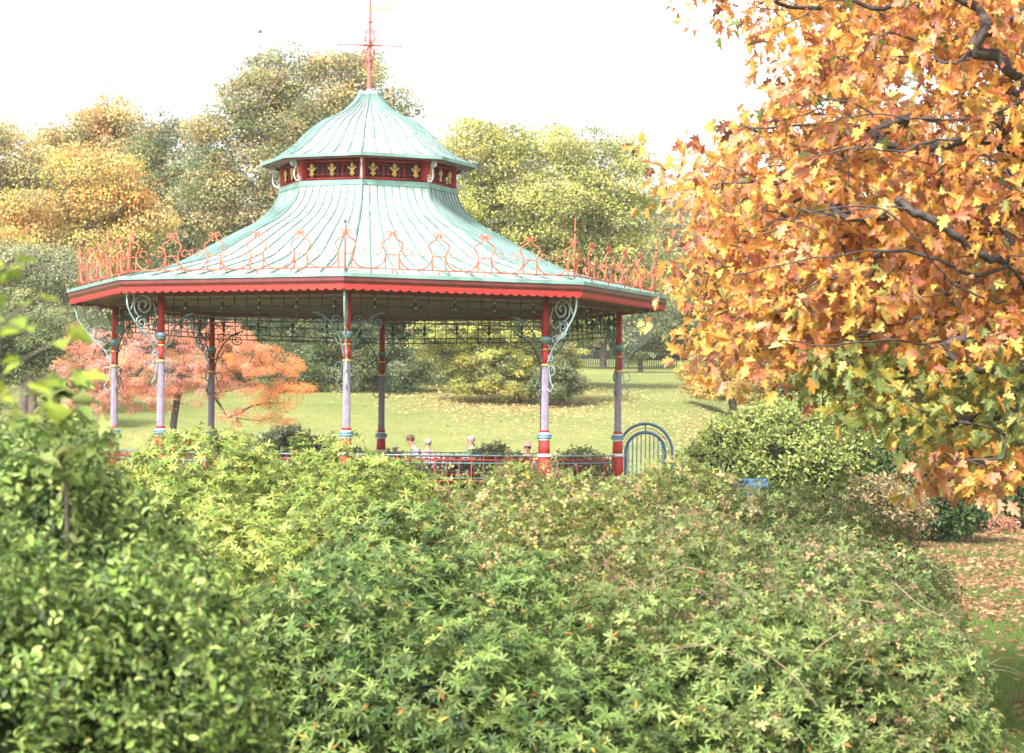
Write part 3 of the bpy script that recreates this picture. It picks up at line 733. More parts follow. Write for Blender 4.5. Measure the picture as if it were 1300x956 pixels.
def person(px, top_py, d, face, label, top, hair, lean=0., arm=0., hat=None, group=None, height=1.66):
    p = at(px, top_py, d); gz = float(ground_z(p[0], d)); height = (p[2]-gz)/(1-.08*abs(lean)); r = empty('person', (p[0], d, gz), label, 'person', group); r.rotation_euler[2] = face
    k = height/1.7; ly = lean
    J = dict(pel=(0, 0, .92), wa=(0, .02+ly*.05, 1.08), ch=(0, ly*.18, 1.30), nk=(0, ly*.28, 1.46), hd0=(0, ly*.33+.01, 1.54), hd1=(0, ly*.38+.02, 1.62), hd2=(0, ly*.38+.0, 1.68))
    V = [J[n] for n in ('pel', 'wa', 'ch', 'nk', 'hd0', 'hd1', 'hd2')]; E = [(i, i+1) for i in range(6)]; R = [(.15, .11), (.13, .10), (.155, .11), (.055, .055), (.07, .085), (.078, .10), (.055, .075)]
    def chain(start, pts, rad):
        last = start
        for q, rr in zip(pts, rad): V.append(q); R.append(rr); E.append((last, len(V)-1)); last = len(V)-1
        return last
    for sx in (-1, 1):
        chain(0, [(sx*.09, 0, .86), (sx*.10, .02, .48), (sx*.10, -.02, .10), (sx*.11, .10, .05)], [.095, .062, .045, .035])
        a = arm if sx > 0 else arm*.6
        h = chain(2, [(sx*.17, ly*.2, 1.36), (sx*.23, ly*.2+.03, 1.10), (sx*(.22-.1*a), ly*.2+.08+.22*a, .90+.18*a), (sx*(.21-.13*a), ly*.2+.1+.30*a, .84+.2*a)], [.052, .042, .030, .036])
        for fi in range(4):
            b = V[h]; chain(h, [(b[0]+sx*(-.024+.016*fi), b[1]+.035, b[2]-.05), (b[0]+sx*(-.026+.017*fi), b[1]+.05, b[2]-.085)], [.010, .008])
        chain(h, [(V[h][0]-sx*.035, V[h][1]+.035, V[h][2]-.01)], [.010])
    V = [tuple(np.array(v)*k) for v in V]; R = [tuple(np.array(q if hasattr(q, '__len__') else (q, q))*k) for q in R]
    body = skin_mesh('body', V, E, R, M['skin'], r, 0, 2)
    hd = np.array(J['hd1'])*k
    # clothes: their own skinned shells round the same joints
    SV = [J['pel'], J['wa'], J['ch'], (0, ly*.26, 1.41)]; SE = [(0, 1), (1, 2), (2, 3)]; SR = [(.165, .125), (.15, .12), (.172, .128), (.09, .075)]
    for sx in (-1, 1):
        a = arm if sx > 0 else arm*.6; b = len(SV)
        SV += [(sx*.175, ly*.2, 1.36), (sx*.235, ly*.2+.03, 1.10), (sx*(.222-.1*a), ly*.2+.075+.20*a, .93+.17*a)]; SR += [.068, .056, .046]; SE += [(2, b), (b, b+1), (b+1, b+2)]
    skin_mesh('top', [tuple(np.array(v)*k) for v in SV], SE, [tuple(np.array(q if hasattr(q, '__len__') else (q, q))*k) for q in SR], M[top], r, 0, 2)
    TV = [(0, 0, .95), (0, 0, .88)]; TE = [(0, 1)]; TR = [(.155, .12), (.15, .115)]
    for sx in (-1, 1):
        b = len(TV); TV += [(sx*.095, 0, .82), (sx*.105, .02, .48), (sx*.105, -.015, .10)]; TR += [.108, .08, .066]; TE += [(1, b), (b, b+1), (b+1, b+2)]
    skin_mesh('trousers', [tuple(np.array(v)*k) for v in TV], TE, [tuple(np.array(q if hasattr(q, '__len__') else (q, q))*k) for q in TR], M['darkc'], r, 0, 1)
    mb = MB()
    for sx in (-1, 1): mb = MB(); mb.sphere((sx*.11*k, .07*k, .04*k), (.05, .13, .045), M['shoe']); mb.build('shoe', r)
    mb = MB(); mb.sphere(hd+np.array((0, -.025, .035)), (.098*k, .115*k, .10*k), M[hair], 12, 8); mb.build('hair', r)
    mb = MB(); mb.sphere(hd+np.array((0, .105, -.01)), (.016, .025, .024), M['skin'])
    mb.build('nose', body)
    for sx in (-1, 1): mb = MB(); mb.sphere(hd+np.array((sx*.085, 0, -.01)), (.012, .02, .03), M['skin']); mb.build('ear', body)
    for sx in (-1, 1): mb = MB(); mb.sphere(hd+np.array((sx*.033, .088, .02)), (.014, .012, .009), M['shoe']); mb.build('eye', body)
    mb = MB(); mb.sphere(hd+np.array((0, .095, -.05)), (.026, .012, .007), M['pinkc']); mb.build('mouth', body)
    if hat:
        mb = MB(); mb.lathe([(.15*k, 0), (.145*k, .012), (.10*k, .02), (.10*k, .08), (.085*k, .11), (.04*k, .12)], M[hat], hd+np.array((0, -.01, .05)), n=16); mb.build('hat', r)
    return r
person(106, 577, 64, 2.7, 'person in a pale blue shirt facing this way left of the bandstand', 'shirtw', 'hairb', arm=.8)
person(534, 559, 66.5, 1.9, 'brown-haired person in grey bending their head, behind the front railing', 'greyc', 'hairb', lean=.7, arm=.5)
person(544, 560, 67.2, .3, 'person with pale grey hair and pinkish top close beside the brown-haired one', 'pinkc', 'hairw', lean=.1)
person(598, 555.5, 67.5, 2.2, 'white-haired person in a sage top standing on the lawn alone', 'greenc', 'hairw')
person(670, 565, 66, 2.9, 'person in a pale pink hat just left of the right front column', 'pinkc', 'hairb', hat='pinkh')

# white bench, bird
c = at(561, 577, 65.3); gz = float(ground_z(c[0], 65.3)); bn = empty('bench', (c[0], 65.3, gz), 'long white painted bench on the lawn behind the bandstand', 'bench'); h = c[2]-gz
def bx(name, c_, sx, sy, sz, m, p):
    mb = MB(); mb.box(c_, sx, sy, sz, M[m]); return mb.build(name, p)
mb = MB()
for i in range(3): mb.box((0, .2, h-.06-i*.13), 1.5, .03, .10, M['white'])
mb.build('backrest', bn); bx('seat', (0, -.05, .45), 1.5, .45, .05, 'white', bn)
for sx in (-1, 1):
    bx('leg', (sx*.68, -.22, .21), .06, .06, .43, 'white', bn); bx('leg', (sx*.68, .2, h/2-.03), .06, .05, h-.06, 'white', bn)
p = at(329.5, 41, 95); bd = empty('bird', p, 'small grey bird flying in the white sky left of the finial', 'bird'); bd.rotation_euler[2] = .5
M['bird'] = paint('bird_grey', (.2, .2, .22), .8, .1, 10)
mb = MB(); mb.tube([(-.17, 0, -.02), (-.10, 0, 0), (0, 0, .01), (.09, 0, .02), (.15, 0, .03), (.19, 0, .02)], [.012, .03, .045, .035, .025, .006], M['bird'], 8); mb.build('body', bd)
for sy in (-1, 1):
    mb = MB(); mb.add([(.07, 0, .03), (-.06, 0, .025), (-.02, sy*.16, .09), (.05, sy*.15, .10), (-.03, sy*.30, .03), (-.07, sy*.29, .03),
                       (.07, 0, .02), (-.06, 0, .015), (-.02, sy*.16, .08), (.05, sy*.15, .09)], [(0, 1, 2, 3), (3, 2, 5, 4), (6, 9, 8, 7), (0, 3, 9, 6), (1, 7, 8, 2)], M['bird']); mb.build('wing', bd)
# ------------------------------------------------------------------ background trees
def _b(**k): return {a: tuple(min(.75, .02+1.22*c) for c in v) for a, v in k.items()}
G = _b(olive=(.13, .13, .045), green=(.075, .11, .035), dgreen=(.028, .052, .014), lime=(.30, .31, .07), yell=(.42, .36, .08), gold=(.45, .30, .09),
         orange=(.50, .20, .045), rust=(.33, .13, .05), tan=(.30, .22, .11), grey=(.19, .20, .12), pale=(.34, .33, .15), salmon=(.50, .17, .105), pink=(.56, .29, .25))
def P_(*n): return [G[x] for x in n]
tree('broadleaf_tree', 'pale golden tree at the far left edge with bare trunk', 'tree', 5, [(0, 200, 45, 50), (35, 255, 45, 55), (-10, 290, 50, 60), (-60, 230, 60, 70)], 112, 300, 1.3, 60, P_('pale', 'gold', 'olive', 'tan'), (3, 2, 3, 2), .26, bark='bark_pale')
tree('broadleaf_tree', 'golden brown round crown rising behind the orange tree at left', 'tree', 130, [(105, 190, 55, 42), (150, 180, 50, 40), (70, 220, 45, 45), (140, 250, 60, 60)], 122, 380, 1.3, 60, P_('gold', 'olive', 'orange', 'tan', 'pale'), (3, 3, 1.5, 2, 2), .27)
tree('broadleaf_tree', 'dark green tree between the golden trees and the tall brown one', 'tree', 215, [(215, 215, 42, 50), (195, 260, 50, 60), (235, 290, 50, 60), (200, 330, 60, 60)], 116, 380, 1.3, 65, P_('olive', 'green', 'grey', 'tan'), (3, 4, 2, .6), .26)
tree('broadleaf_tree', 'bright golden orange tree standing lowest in the left group', 'tree', 125, [(120, 235, 55, 35), (60, 285, 70, 45), (130, 290, 70, 45), (165, 260, 40, 35), (100, 330, 85, 40), (20, 330, 60, 40)], 100, 440, 1.15, 65, P_('gold', 'yell', 'tan', 'olive', 'orange'), (5, 2.5, 2, 2, 1.2), .24, inner=.3)
tree('broadleaf_tree', 'tallest tree, olive and brown, directly behind the cupola', 'tree', 400, [(330, 140, 55, 48), (400, 120, 60, 42), (470, 120, 55, 45), (500, 150, 32, 32), (310, 200, 65, 60), (400, 210, 90, 70), (285, 270, 55, 60), (350, 310, 90, 60), (450, 290, 90, 80)], 110, 900, 1.35, 62, P_('olive', 'tan', 'green', 'gold', 'grey', 'pale'), (4, 3, 3, 1.3, 2, 1.5), .26, inner=.3)
tree('broadleaf_tree', 'wide yellow green tree right of the bandstand roof', 'tree', 700, [(620, 215, 58, 48), (700, 205, 65, 45), (765, 215, 52, 48), (790, 270, 42, 55), (640, 280, 80, 60), (720, 290, 90, 60), (600, 330, 70, 60), (780, 340, 60, 50), (690, 360, 90, 50)], 106, 950, 1.25, 60, P_('lime', 'pale', 'olive', 'yell', 'green'), (5, 3, 2.5, 1.8, 1), .24, inner=.3)
tree('distant_tree', 'small grey green tree far off between yellow tree and oak', 'tree', 850, [(850, 275, 22, 24), (860, 310, 30, 35), (840, 340, 30, 30)], 165, 90, 1.6, 45, P_('grey', 'olive', 'tan'), None, .4)
tree('willow_tree', 'pale grey green tree below the golden ones at left', 'tree', 30, [(30, 360, 60, 40), (85, 370, 50, 40), (-20, 370, 50, 50), (60, 410, 75, 40)], 92, 420, .95, 60, P_('grey', 'olive', 'pale', 'green'), (4, 3, 2, 2), .2)
tree('evergreen_shrub', 'dark green shrub on the lawn at the left edge', 'shrub', 40, [(35, 450, 50, 42), (-15, 455, 45, 50), (80, 440, 35, 50)], 86, 380, .7, 60, P_('green', 'dgreen', 'olive'), (4, 3, 3), .16)
tree('evergreen_shrub', 'dark shrub behind the salmon acer', 'shrub', 150, [(140, 400, 55, 60), (215, 400, 60, 60), (290, 420, 60, 60), (330, 440, 50, 50)], 107, 420, 1.0, 60, P_('dgreen', 'green', 'olive'), (4, 3, 1.5), .2)
tree('rhododendron', 'mid green rounded shrub on the lawn behind the front column', 'shrub', 440, [(440, 465, 60, 48), (400, 482, 45, 32), (490, 475, 40, 38), (400, 430, 60, 45), (365, 470, 40, 40), (520, 480, 36, 30)], 104, 620, .75, 65, P_('green', 'dgreen', 'olive', 'grey'), (4, 3, 2, .8), .17)
tree('evergreen_shrub', 'darkest shrub mass in the hollow under the lime tree', 'shrub', 570, [(550, 450, 60, 60), (610, 460, 60, 45), (520, 400, 70, 60), (650, 440, 60, 60), (590, 400, 60, 50), (470, 400, 60, 50), (680, 400, 50, 50)], 112, 760, 1.0, 60, P_('dgreen', 'green'), (5, 2), .2)
tree('maple_tree', 'low lime yellow maple with layered boughs over the lawn', 'tree', 655, [(560, 440, 32, 16), (600, 425, 55, 22), (660, 420, 60, 25), (690, 450, 50, 22), (640, 465, 55, 16), (710, 420, 40, 30), (720, 400, 45, 25), (680, 480, 34, 20), (620, 400, 60, 25), (650, 482, 40, 14), (705, 470, 28, 30), (575, 462, 26, 12), (640, 495, 45, 14), (685, 497, 34, 12), (600, 488, 30, 12)], 99, 620, .6, 60, P_('lime', 'yell', 'olive', 'green'), (5, 2, 3, 1.5), .17, flat=.4, inner=.3)
tree('round_shrub', 'olive round shrub right of the lime maple', 'shrub', 712, [(712, 472, 22, 26), (700, 490, 22, 20), (725, 492, 16, 16)], 98, 170, .5, 55, P_('green', 'olive', 'grey'), None, .16)
tree('round_shrub', 'grey green shrub on the lawn behind the rightmost column', 'shrub', 812, [(812, 445, 26, 24), (800, 425, 25, 30), (830, 420, 25, 30)], 138, 150, .8, 55, P_('green', 'grey', 'olive'), None, .22)
tree('broadleaf_tree', 'yellow green tree behind the roof edge at the top of the lawn', 'tree', 765, [(760, 400, 50, 38), (800, 380, 50, 40), (740, 380, 50, 40)], 146, 240, 1.1, 55, P_('lime', 'olive', 'yell'), (3, 3, 1), .28)
tree('broadleaf_tree', 'dark green conifer like tree behind the lower oak boughs', 'tree', 900, [(880, 380, 60, 60), (930, 400, 70, 70), (850, 400, 40, 50), (990, 420, 70, 60)], 150, 420, 1.5, 55, P_('dgreen', 'green', 'grey'), (3, 3, 1), .32)
tree('golden_tree', 'small golden tree with boughs sweeping onto the lawn beside the oak', 'tree', 930, [(905, 455, 34, 22), (930, 440, 40, 35), (900, 480, 30, 14), (950, 468, 36, 28), (880, 476, 20, 14), (925, 494, 44, 14), (890, 492, 24, 10), (955, 500, 34, 12)], 100, 380, .55, 60, P_('gold', 'yell', 'tan', 'lime'), (4, 2, 2, 1), .15, flat=.45, inner=.3)
tree('beech_tree', 'pinkish brown bushy tree behind the green oak boughs', 'tree', 1010, [(990, 450, 50, 50), (1040, 430, 50, 50), (1000, 490, 40, 30), (1080, 460, 50, 60)], 99, 420, .7, 60, P_('tan', 'pink', 'grey', 'rust', 'olive'), (4, 2, 2, 1, 2), .15)
tree('broadleaf_tree', 'olive tree behind the upper right of the oak', 'tree', 1260, [(1130, 330, 80, 80), (1230, 350, 90, 90), (1180, 420, 100, 80), (1300, 400, 80, 90), (1060, 380, 60, 60)], 84, 560, 1.2, 55, P_('olive', 'pale', 'tan', 'green'), (3, 2, 2, 2), .2)
tree('pine_tree', 'sparse grey pine with bare crooked limbs seen through the oak', 'tree', 1180, [(1120, 110, 40, 30), (1190, 120, 60, 35), (1250, 90, 40, 40), (1080, 150, 30, 22), (1230, 170, 40, 30)], 78, 150, .9, 26, P_('grey', 'olive'), None, .14, tmpl=T_LONG, bark='bark_pale', rtip=.014, rmax=.4, inner=.5)
# a wood too far and dense to count closes the view
def far_wood():
    n = 26000; x = rs.uniform(-75, 95, n); y = rs.uniform(176, 200, n); gz = ground_z(x, y)
    top = 11+2.2*np.sin(x*.13)+1.6*np.sin(x*.31+2)+np.sin(x*.9); z = gz+rs.uniform(0, 1, n)**.8*top
    pos = np.stack([x, y, z], 1); q = np.sin(x*.21+1)+np.sin(x*.07)
    col = pick(P_('green', 'olive', 'dgreen', 'tan', 'grey'), n, .2)
    o = leaves('far_wood', T_CARD, pos, rdir(n), rdir(n)+np.array((0, -.4, .4)), rs.uniform(.7, 1.5, n), col, M['leaf']); tag(o, kind='stuff')
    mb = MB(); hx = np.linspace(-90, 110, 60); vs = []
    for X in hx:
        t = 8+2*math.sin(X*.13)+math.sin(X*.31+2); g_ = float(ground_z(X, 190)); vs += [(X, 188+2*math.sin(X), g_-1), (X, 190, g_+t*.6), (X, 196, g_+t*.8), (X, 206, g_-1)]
    mb.add(vs, [(4*i+j, 4*i+4+j, 4*i+5+j, 4*i+1+j) for i in range(59) for j in range(3)], M['core'], True)  # solid dark ridge behind the leaves, painted as shade within the wood
    tag(mb.build('far_wood_core'), kind='stuff')
far_wood()
# paling fence at the top of the lawn
fx = [at(730+i*8.6, 455, 152)[0] for i in range(16)]; fz = float(ground_z(fx[8], 152))
pf = empty('fence', (fx[0], 152, fz), 'dark low fence far up the lawn under the yellow tree', 'fence'); mb = MB()
for i in range(46): mb.box(((fx[-1]-fx[0])*i/45, 0, .55), .07, .04, 1.0, M['iron'])
mb.box(((fx[-1]-fx[0])/2, -.05, .95), fx[-1]-fx[0], .04, .08, M['iron']); mb.build('palings', pf)

# ------------------------------------------------------------------ salmon acer
def acer():
    d = 76; lobes = [(110, 520, 36, 22), (355, 525, 26, 22), (180, 505, 50, 20), (230, 510, 50, 18), (380, 500, 16, 18), (240, 430, 70, 20), (180, 430, 50, 18), (320, 455, 50, 24), (240, 470, 90, 24), (130, 475, 40, 24), (150, 450, 55, 30), (215, 440, 60, 28), (290, 450, 55, 26), (345, 475, 36, 28), (120, 500, 42, 26), (330, 510, 36, 22), (200, 480, 60, 26), (265, 490, 50, 24), (365, 510, 20, 20), (160, 510, 40, 14), (100, 470, 30, 26), (300, 535, 22, 10)]
    def cf(p, c):
        px = CX + p[:, 0]/p[:, 1]*F; t = sstep(230, 380, px)[:, None]*.8; green = (rs.rand(len(p), 1) < .16)
        c = c*(1-t) + np.array((.66, .24, .06))*t*(.8+.4*rs.rand(len(p), 1)); low = sstep(2.6, 4.6, 7.2-p[:, 2])[:, None]
        return np.where(green & (low > .35), np.array((.22, .21, .07))*(.8+.4*rs.rand(len(p), 1)), c)
    rt = tree('acer_tree', 'salmon pink spreading acer seen through the left bandstand columns', 'tree', 218, lobes, d, 800, .42, 58, P_('salmon', 'pink', 'orange', 'rust', 'tan'), (4, 5, 1, .5, 1), .14, flat=.5, inner=.35, colfn=cf, hole=.2, rtip=.012, rmax=.22, bark='bark_dark', tmpl=T_LONG)
acer()
# ------------------------------------------------------------------ middle shrubs
def blob(px, py, d, rx, ry, rdep=None):
    s = d/F; c = at(px, py, d); return (*c, rx*s, (rdep if rdep else rx*s*.9), ry*s)
yg = [(.30, .34, .09), (.22, .28, .075), (.40, .41, .14), (.14, .19, .05)]
bush('rhododendron', 'yellow green rhododendron mound right of the blue gate', 'shrub', [blob(985, 595, 61, 95, 80), blob(925, 600, 60, 50, 62), blob(1050, 575, 62, 75, 62), blob(1000, 556, 62, 60, 48)], 1100, .28, 34, yg, None, T_OVAL, .125, inner=.1, core=.86, zmin=.2)
bush('laurel', 'dark glossy green laurel under the oak at right', 'shrub', [blob(1140, 605, 63, 85, 65), blob(1200, 620, 62, 60, 60), blob(1090, 600, 62, 50, 55)], 900, .3, 30, [(.065, .12, .035), (.10, .16, .045), (.045, .08, .025)], None, T_OVAL, .14, 'leaf_glossy', inner=.1, core=.86, zmin=.2)
bush('laurel', 'dark evergreen shrub at the right edge behind the coral hedge', 'shrub', [blob(1270, 620, 72, 60, 70), blob(1330, 600, 72, 70, 80), blob(1215, 640, 73, 30, 40)], 420, .35, 26, [(.045, .08, .025), (.07, .10, .03), (.12, .12, .05)], None, T_OVAL, .2, inner=.1, core=.84, zmin=.1)
bush('spiraea_hedge', 'low coral pink shrub bed at the top of the leafy lawn', 'hedge', [blob(1190, 674, 69, 36, 20, .7), blob(1235, 672, 69.4, 42, 28, .8), blob(1270, 674, 69, 24, 18, .6)], 260, .16, 30, [(.50, .22, .16), (.42, .20, .10), (.22, .22, .07), (.55, .30, .22)], (4, 2, 2, 2), T_OVAL, .09, inner=.1, core=.8, zmin=.0)
def twigs(n, L, mat='twig', r=.006, droop=.5):
    def f(mb, C, D):
        for _ in range(n):
            i = rs.randint(len(C)); p = C[i]; d = norm(D[i]*.7+rs.normal(size=3)*.5+np.array((0, 0, .4))); l = L*rs.uniform(.4, 1.2); pts = [p-d*.15]
            for k in range(1, 6):
                t = k/5; pts.append(p+d*l*t+np.array((0, 0, -droop*l*t*t))+rs.normal(size=3)*.02*l)
            mb.tube(pts, [r*(1-.13*k) for k in range(6)], M[mat], 4, cap=False)
    return f
bush('bare_shrub', 'twiggy half bare brown shrub left of the coral bed', 'shrub', [blob(1120, 640, 58, 45, 30), blob(1155, 650, 58, 20, 24)], 150, .3, 16, [(.30, .22, .12), (.22, .2, .08), (.38, .26, .14)], None, T_OVAL, .11, inner=.4, core=.5, extra=twigs(160, .6, 'twig', .012, .1), zmin=.2)
bush('clipped_shrub', 'small variegated rounded shrub just left of the front column', 'shrub', [blob(368, 572, 63, 36, 26), blob(345, 575, 63, 20, 20), blob(400, 578, 63, 22, 18)], 170, .22, 26, [(.20, .22, .11), (.10, .14, .05), (.32, .32, .20)], None, T_OVAL, .12, core=.85)
for i, (px, py, rx, lab, bl) in enumerate([(500, 592, 26, 'rose bush beside the rear column with mauve flowers', (.42, .25, .38)), (630, 585, 34, 'leafy rose bush right of the white-haired person', (.62, .5, .42)),
                                     (735, 588, 30, 'rose bush with brownish seed heads right of the right front column', (.4, .26, .18)), (575, 600, 34, 'rose bush with pink blooms behind the front railing', (.62, .30, .33)), (455, 590, 26, 'low rose bush with pale pink blooms right of the front column', (.6, .42, .42))]):
    def blooms(mb, C, D, bl=bl):
        m = paint('petals', bl, .7, .15, 30)
        for k in range(26):
            j = rs.randint(len(C)); mb.sphere(C[j]+D[j]*.15, rs.uniform(.035, .07), m, 7, 5)
    bush('rose_bush', lab, 'rose bush', [blob(px, py+6, 63.4, rx, 22), blob(px+rx*.5, py+16, 63.2, rx*.8, 20)], 110, .2, 24, [(.10, .15, .04), (.2, .2, .07), (.14, .12, .06)], None, T_OVAL, .10, core=.6, extra=blooms, group='roses behind the bandstand')

# ------------------------------------------------------------------ foreground shrubbery
rg = [(.205, .26, .052), (.14, .195, .04), (.30, .33, .085), (.08, .12, .028)]
rg2 = [(.115, .175, .042), (.07, .118, .032), (.19, .245, .07), (.035, .065, .02)]
def eb(px, py, d, rx, rdep, rz): c = at(px, py, d); return (c[0], d, c[2], rx, rdep, rz)
# (centre given by its silhouette top: photo pixel, distance; radii in metres)
def topb(px, py, d, rx, rdep, rz): c = at(px, py, d); return (c[0], d, c[2]-rz-.055*d/20, rx, rdep, rz)
bush('rhododendron', 'broad yellow green rhododendron in front of the left columns', 'shrub',
     [topb(300, 549, 23, 1.25, 2.6, 1.9), topb(410, 556, 23, 1.1, 2.6, 1.8), topb(230, 566, 21, 1.0, 2.4, 1.8), topb(380, 640, 19, 1.2, 2.0, 1.7), topb(480, 588, 21, .7, 2.0, 1.6), topb(300, 680, 17.5, .9, 1.6, 1.5)],
     3000, .17, 8, rg, (4, 3, 3, 1), T_LANCE, .064, 'leaf_glossy', whorl=8, inner=.12, core=.72, zmin=.2, front=.6, flat=.9, billow=.42, clump_tint=.12, jit=.2)
bush('rhododendron', 'deep green glossy rhododendron at the bottom centre', 'shrub',
     [topb(560, 655, 18.5, 1.0, 2.2, 1.7), topb(470, 700, 16.5, .9, 1.8, 1.5), topb(650, 720, 16.5, .9, 1.8, 1.5), topb(400, 760, 15, .8, 1.4, 1.3), topb(560, 800, 14.6, .9, 1.2, 1.2), topb(720, 820, 15, .8, 1.2, 1.1)],
     2600, .155, 8, rg2, (4, 3, 3, 1), T_LANCE, .063, 'leaf_glossy', whorl=8, inner=.12, core=.72, zmin=.2, front=.6, flat=.9, billow=.42, clump_tint=.14)
bush('rhododendron', 'rhododendron with light green rosettes at the bottom right, draped in bramble', 'shrub',
     [topb(900, 700, 17, 1.1, 1.9, 1.6), topb(1040, 720, 17, .95, 1.9, 1.5), topb(820, 780, 15.5, .8, 1.4, 1.3), topb(960, 800, 15.2, .9, 1.3, 1.2), topb(1110, 810, 16, .5, 1.3, 1.2)],
     1700, .155, 8, [(.13, .18, .048), (.085, .13, .035), (.20, .245, .075)], None, T_LANCE, .062, 'leaf_glossy', whorl=8, inner=.12, core=.72, zmin=.2, front=.6, flat=.9, billow=.42, clump_tint=.2)
bm = [(.165, .205, .055), (.105, .14, .038), (.24, .265, .085), (.38, .31, .13), (.26, .16, .10), (.42, .33, .08)]
bush('bramble_thicket', 'tangled bramble thicket with dry stems right of centre', 'bramble',
     [topb(725, 578, 22, .9, 2.2, 1.7), topb(790, 582, 21, 1.0, 2.2, 1.7), topb(640, 625, 20, .8, 1.8, 1.6), topb(720, 650, 18.5, .8, 1.6, 1.5), topb(800, 660, 18, .9, 1.6, 1.5)],
     2100, .19, 26, bm, (4, 3, 3, 1.4, 1.3, .6), T_BRAM, .068, 'leaf', inner=.15, core=.72, zmin=.2, front=.6, flat=.9, billow=.42, extra=twigs(150, .5, 'twig', .0035), jit=.18, clump_tint=.16)
bush('bramble_thicket', 'grey green bramble thicket trailing down beside the leafy lawn', 'bramble',
     [topb(880, 618, 22, 1.0, 2.2, 1.7), topb(940, 608, 22, 1.1, 2.2, 1.7), topb(1010, 618, 22, 1.0, 2.2, 1.7), topb(1070, 640, 21, .75, 2.0, 1.6), topb(1095, 690, 19, .58, 1.8, 1.4), topb(1128, 790, 17.5, .42, 1.4, 1.1), topb(1010, 680, 18.5, .9, 1.5, 1.5), topb(880, 680, 18.5, .7, 1.5, 1.5)],
     2700, .19, 26, [(.14, .185, .065), (.09, .13, .045), (.21, .25, .105), (.30, .24, .10), (.20, .13, .075)], (4, 3, 3, 1.2, 1), T_BRAM, .068, 'leaf', inner=.15, core=.72, zmin=.1, front=.6, flat=.9, billow=.38, extra=twigs(260, .6, 'twig', .0035), jit=.18, clump_tint=.16)
bush('bramble_thicket', 'thin bramble sprays spilling over the bottom right rhododendron', 'bramble',
     [topb(900, 685, 16.9, 1.0, 1.9, 1.6), topb(800, 690, 16.6, .7, 1.6, 1.5), topb(1040, 720, 16.6, .95, 1.9, 1.5), topb(820, 760, 15.4, .7, 1.4, 1.3), topb(980, 800, 15, .9, 1.3, 1.2), topb(1095, 770, 15.8, .5, 1.3, 1.2), topb(640, 690, 17, .6, 1.5, 1.4)],
     420, .2, 26, [(.17, .215, .075), (.11, .15, .05), (.25, .27, .11), (.36, .27, .12), (.26, .16, .09)], (4, 3, 2, 2, 2), T_BRAM, .06, 'leaf', inner=0, core=0, zmin=.1, front=.6, flat=.9, billow=.38, extra=twigs(420, .55, 'twig', .003), jit=.18, clump_tint=.2)
bush('laurel', 'large soft focus laurel filling the lower left corner', 'shrub',
     [topb(40, 512, 12, .5, 1.3, 1.3), topb(85, 560, 11.8, .4, 1.1, 1.2), topb(-60, 480, 12, .6, 1.4, 1.4), topb(130, 624, 11.6, .5, 1.2, 1.2), topb(50, 600, 11, .6, 1.0, 1.1), topb(195, 660, 11.4, .33, 1.0, 1.1), topb(245, 750, 11, .25, .9, .9), topb(150, 720, 10.3, .55, .8, .9), topb(20, 700, 10.2, .6, .8, .9), topb(275, 860, 10.8, .2, .7, .7)],
     1700, .12, 48, [(.155, .22, .052), (.10, .155, .038), (.25, .31, .09), (.045, .078, .024)], (4, 3, 2.5, 2), T_OVAL, .047, 'leaf_glossy', inner=.15, core=.72, zmin=.4, front=.6, flat=.9, billow=.2, clump_tint=.28)
def sapling(name, label, trunk, twig_pts, d0, pal, size, per, thick=.008):
    base = at(*trunk[0]); gz = float(ground_z(base[0], base[1])); root = empty(name, (base[0], base[1], gz), label, 'sapling'); off = np.array((base[0], base[1], gz))
    mb = MB(); T = [at(*q)-off for q in trunk]; T = [np.array((0, 0, -.1))]+T; mb.tube(cat(T), thick*1.3, M['bark'], 5); Lp = []; 
    for a, b in twig_pts:
        A = at(*a)-off; B = at(*b)-off; mb.tube([A, (A+B)/2+np.array((0, 0, .02)), B], thick*.5, M['bark'], 4)
        for t in np.linspace(.15, 1, per): Lp.append(A+(B-A)*t)
    for t in T[len(T)//2:]: Lp += [t]*2
    Lp = np.array(Lp); Lp = np.repeat(Lp, 2, 0)+rs.normal(size=(len(Lp)*2, 3))*.012; n = len(Lp); h = rs.rand(n)*2*PI
    ax = np.stack([np.cos(h), np.sin(h), rs.uniform(-.5, .2, n)], 1); mb.build('trunk', root)
    leaves('foliage', T_MAPLE, Lp, ax, np.array((0, 0, 1.))+rs.normal(size=(n, 3))*.45, size*rs.uniform(.6, 1.2, n), pick(pal, n, .15), M['leaf'], root)
sapling('sapling', 'young maple sapling poking out of the laurel', [(85, 700, 10.6), (80, 600, 10.6), (72, 540, 10.6), (75, 495, 10.6)],
        [((78, 560, 10.6), (30, 530, 10.5)), ((76, 540, 10.6), (120, 505, 10.5)), ((74, 520, 10.6), (40, 495, 10.7)), ((75, 500, 10.6), (95, 470, 10.6)), ((80, 580, 10.6), (140, 545, 10.5)), ((80, 590, 10.6), (20, 570, 10.4)), ((75, 505, 10.6), (60, 480, 10.6))], 10.6, [(.20, .27, .07), (.15, .21, .06), (.26, .30, .10)], .10, 5)
sapling('sapling', 'out of focus lime green sprig at the left edge', [(-40, 800, 7), (-35, 600, 7), (-25, 460, 7), (-20, 340, 7)],
        [((-25, 500, 7), (80, 430, 6.9)), ((-25, 440, 7), (50, 380, 7)), ((-20, 380, 7), (20, 335, 7)), ((-28, 520, 7), (100, 470, 6.8)), ((-30, 560, 7), (60, 520, 7)), ((-25, 410, 7), (30, 420, 6.9))], 7, [(.30, .36, .05), (.22, .30, .05)], .085, 3, .006)

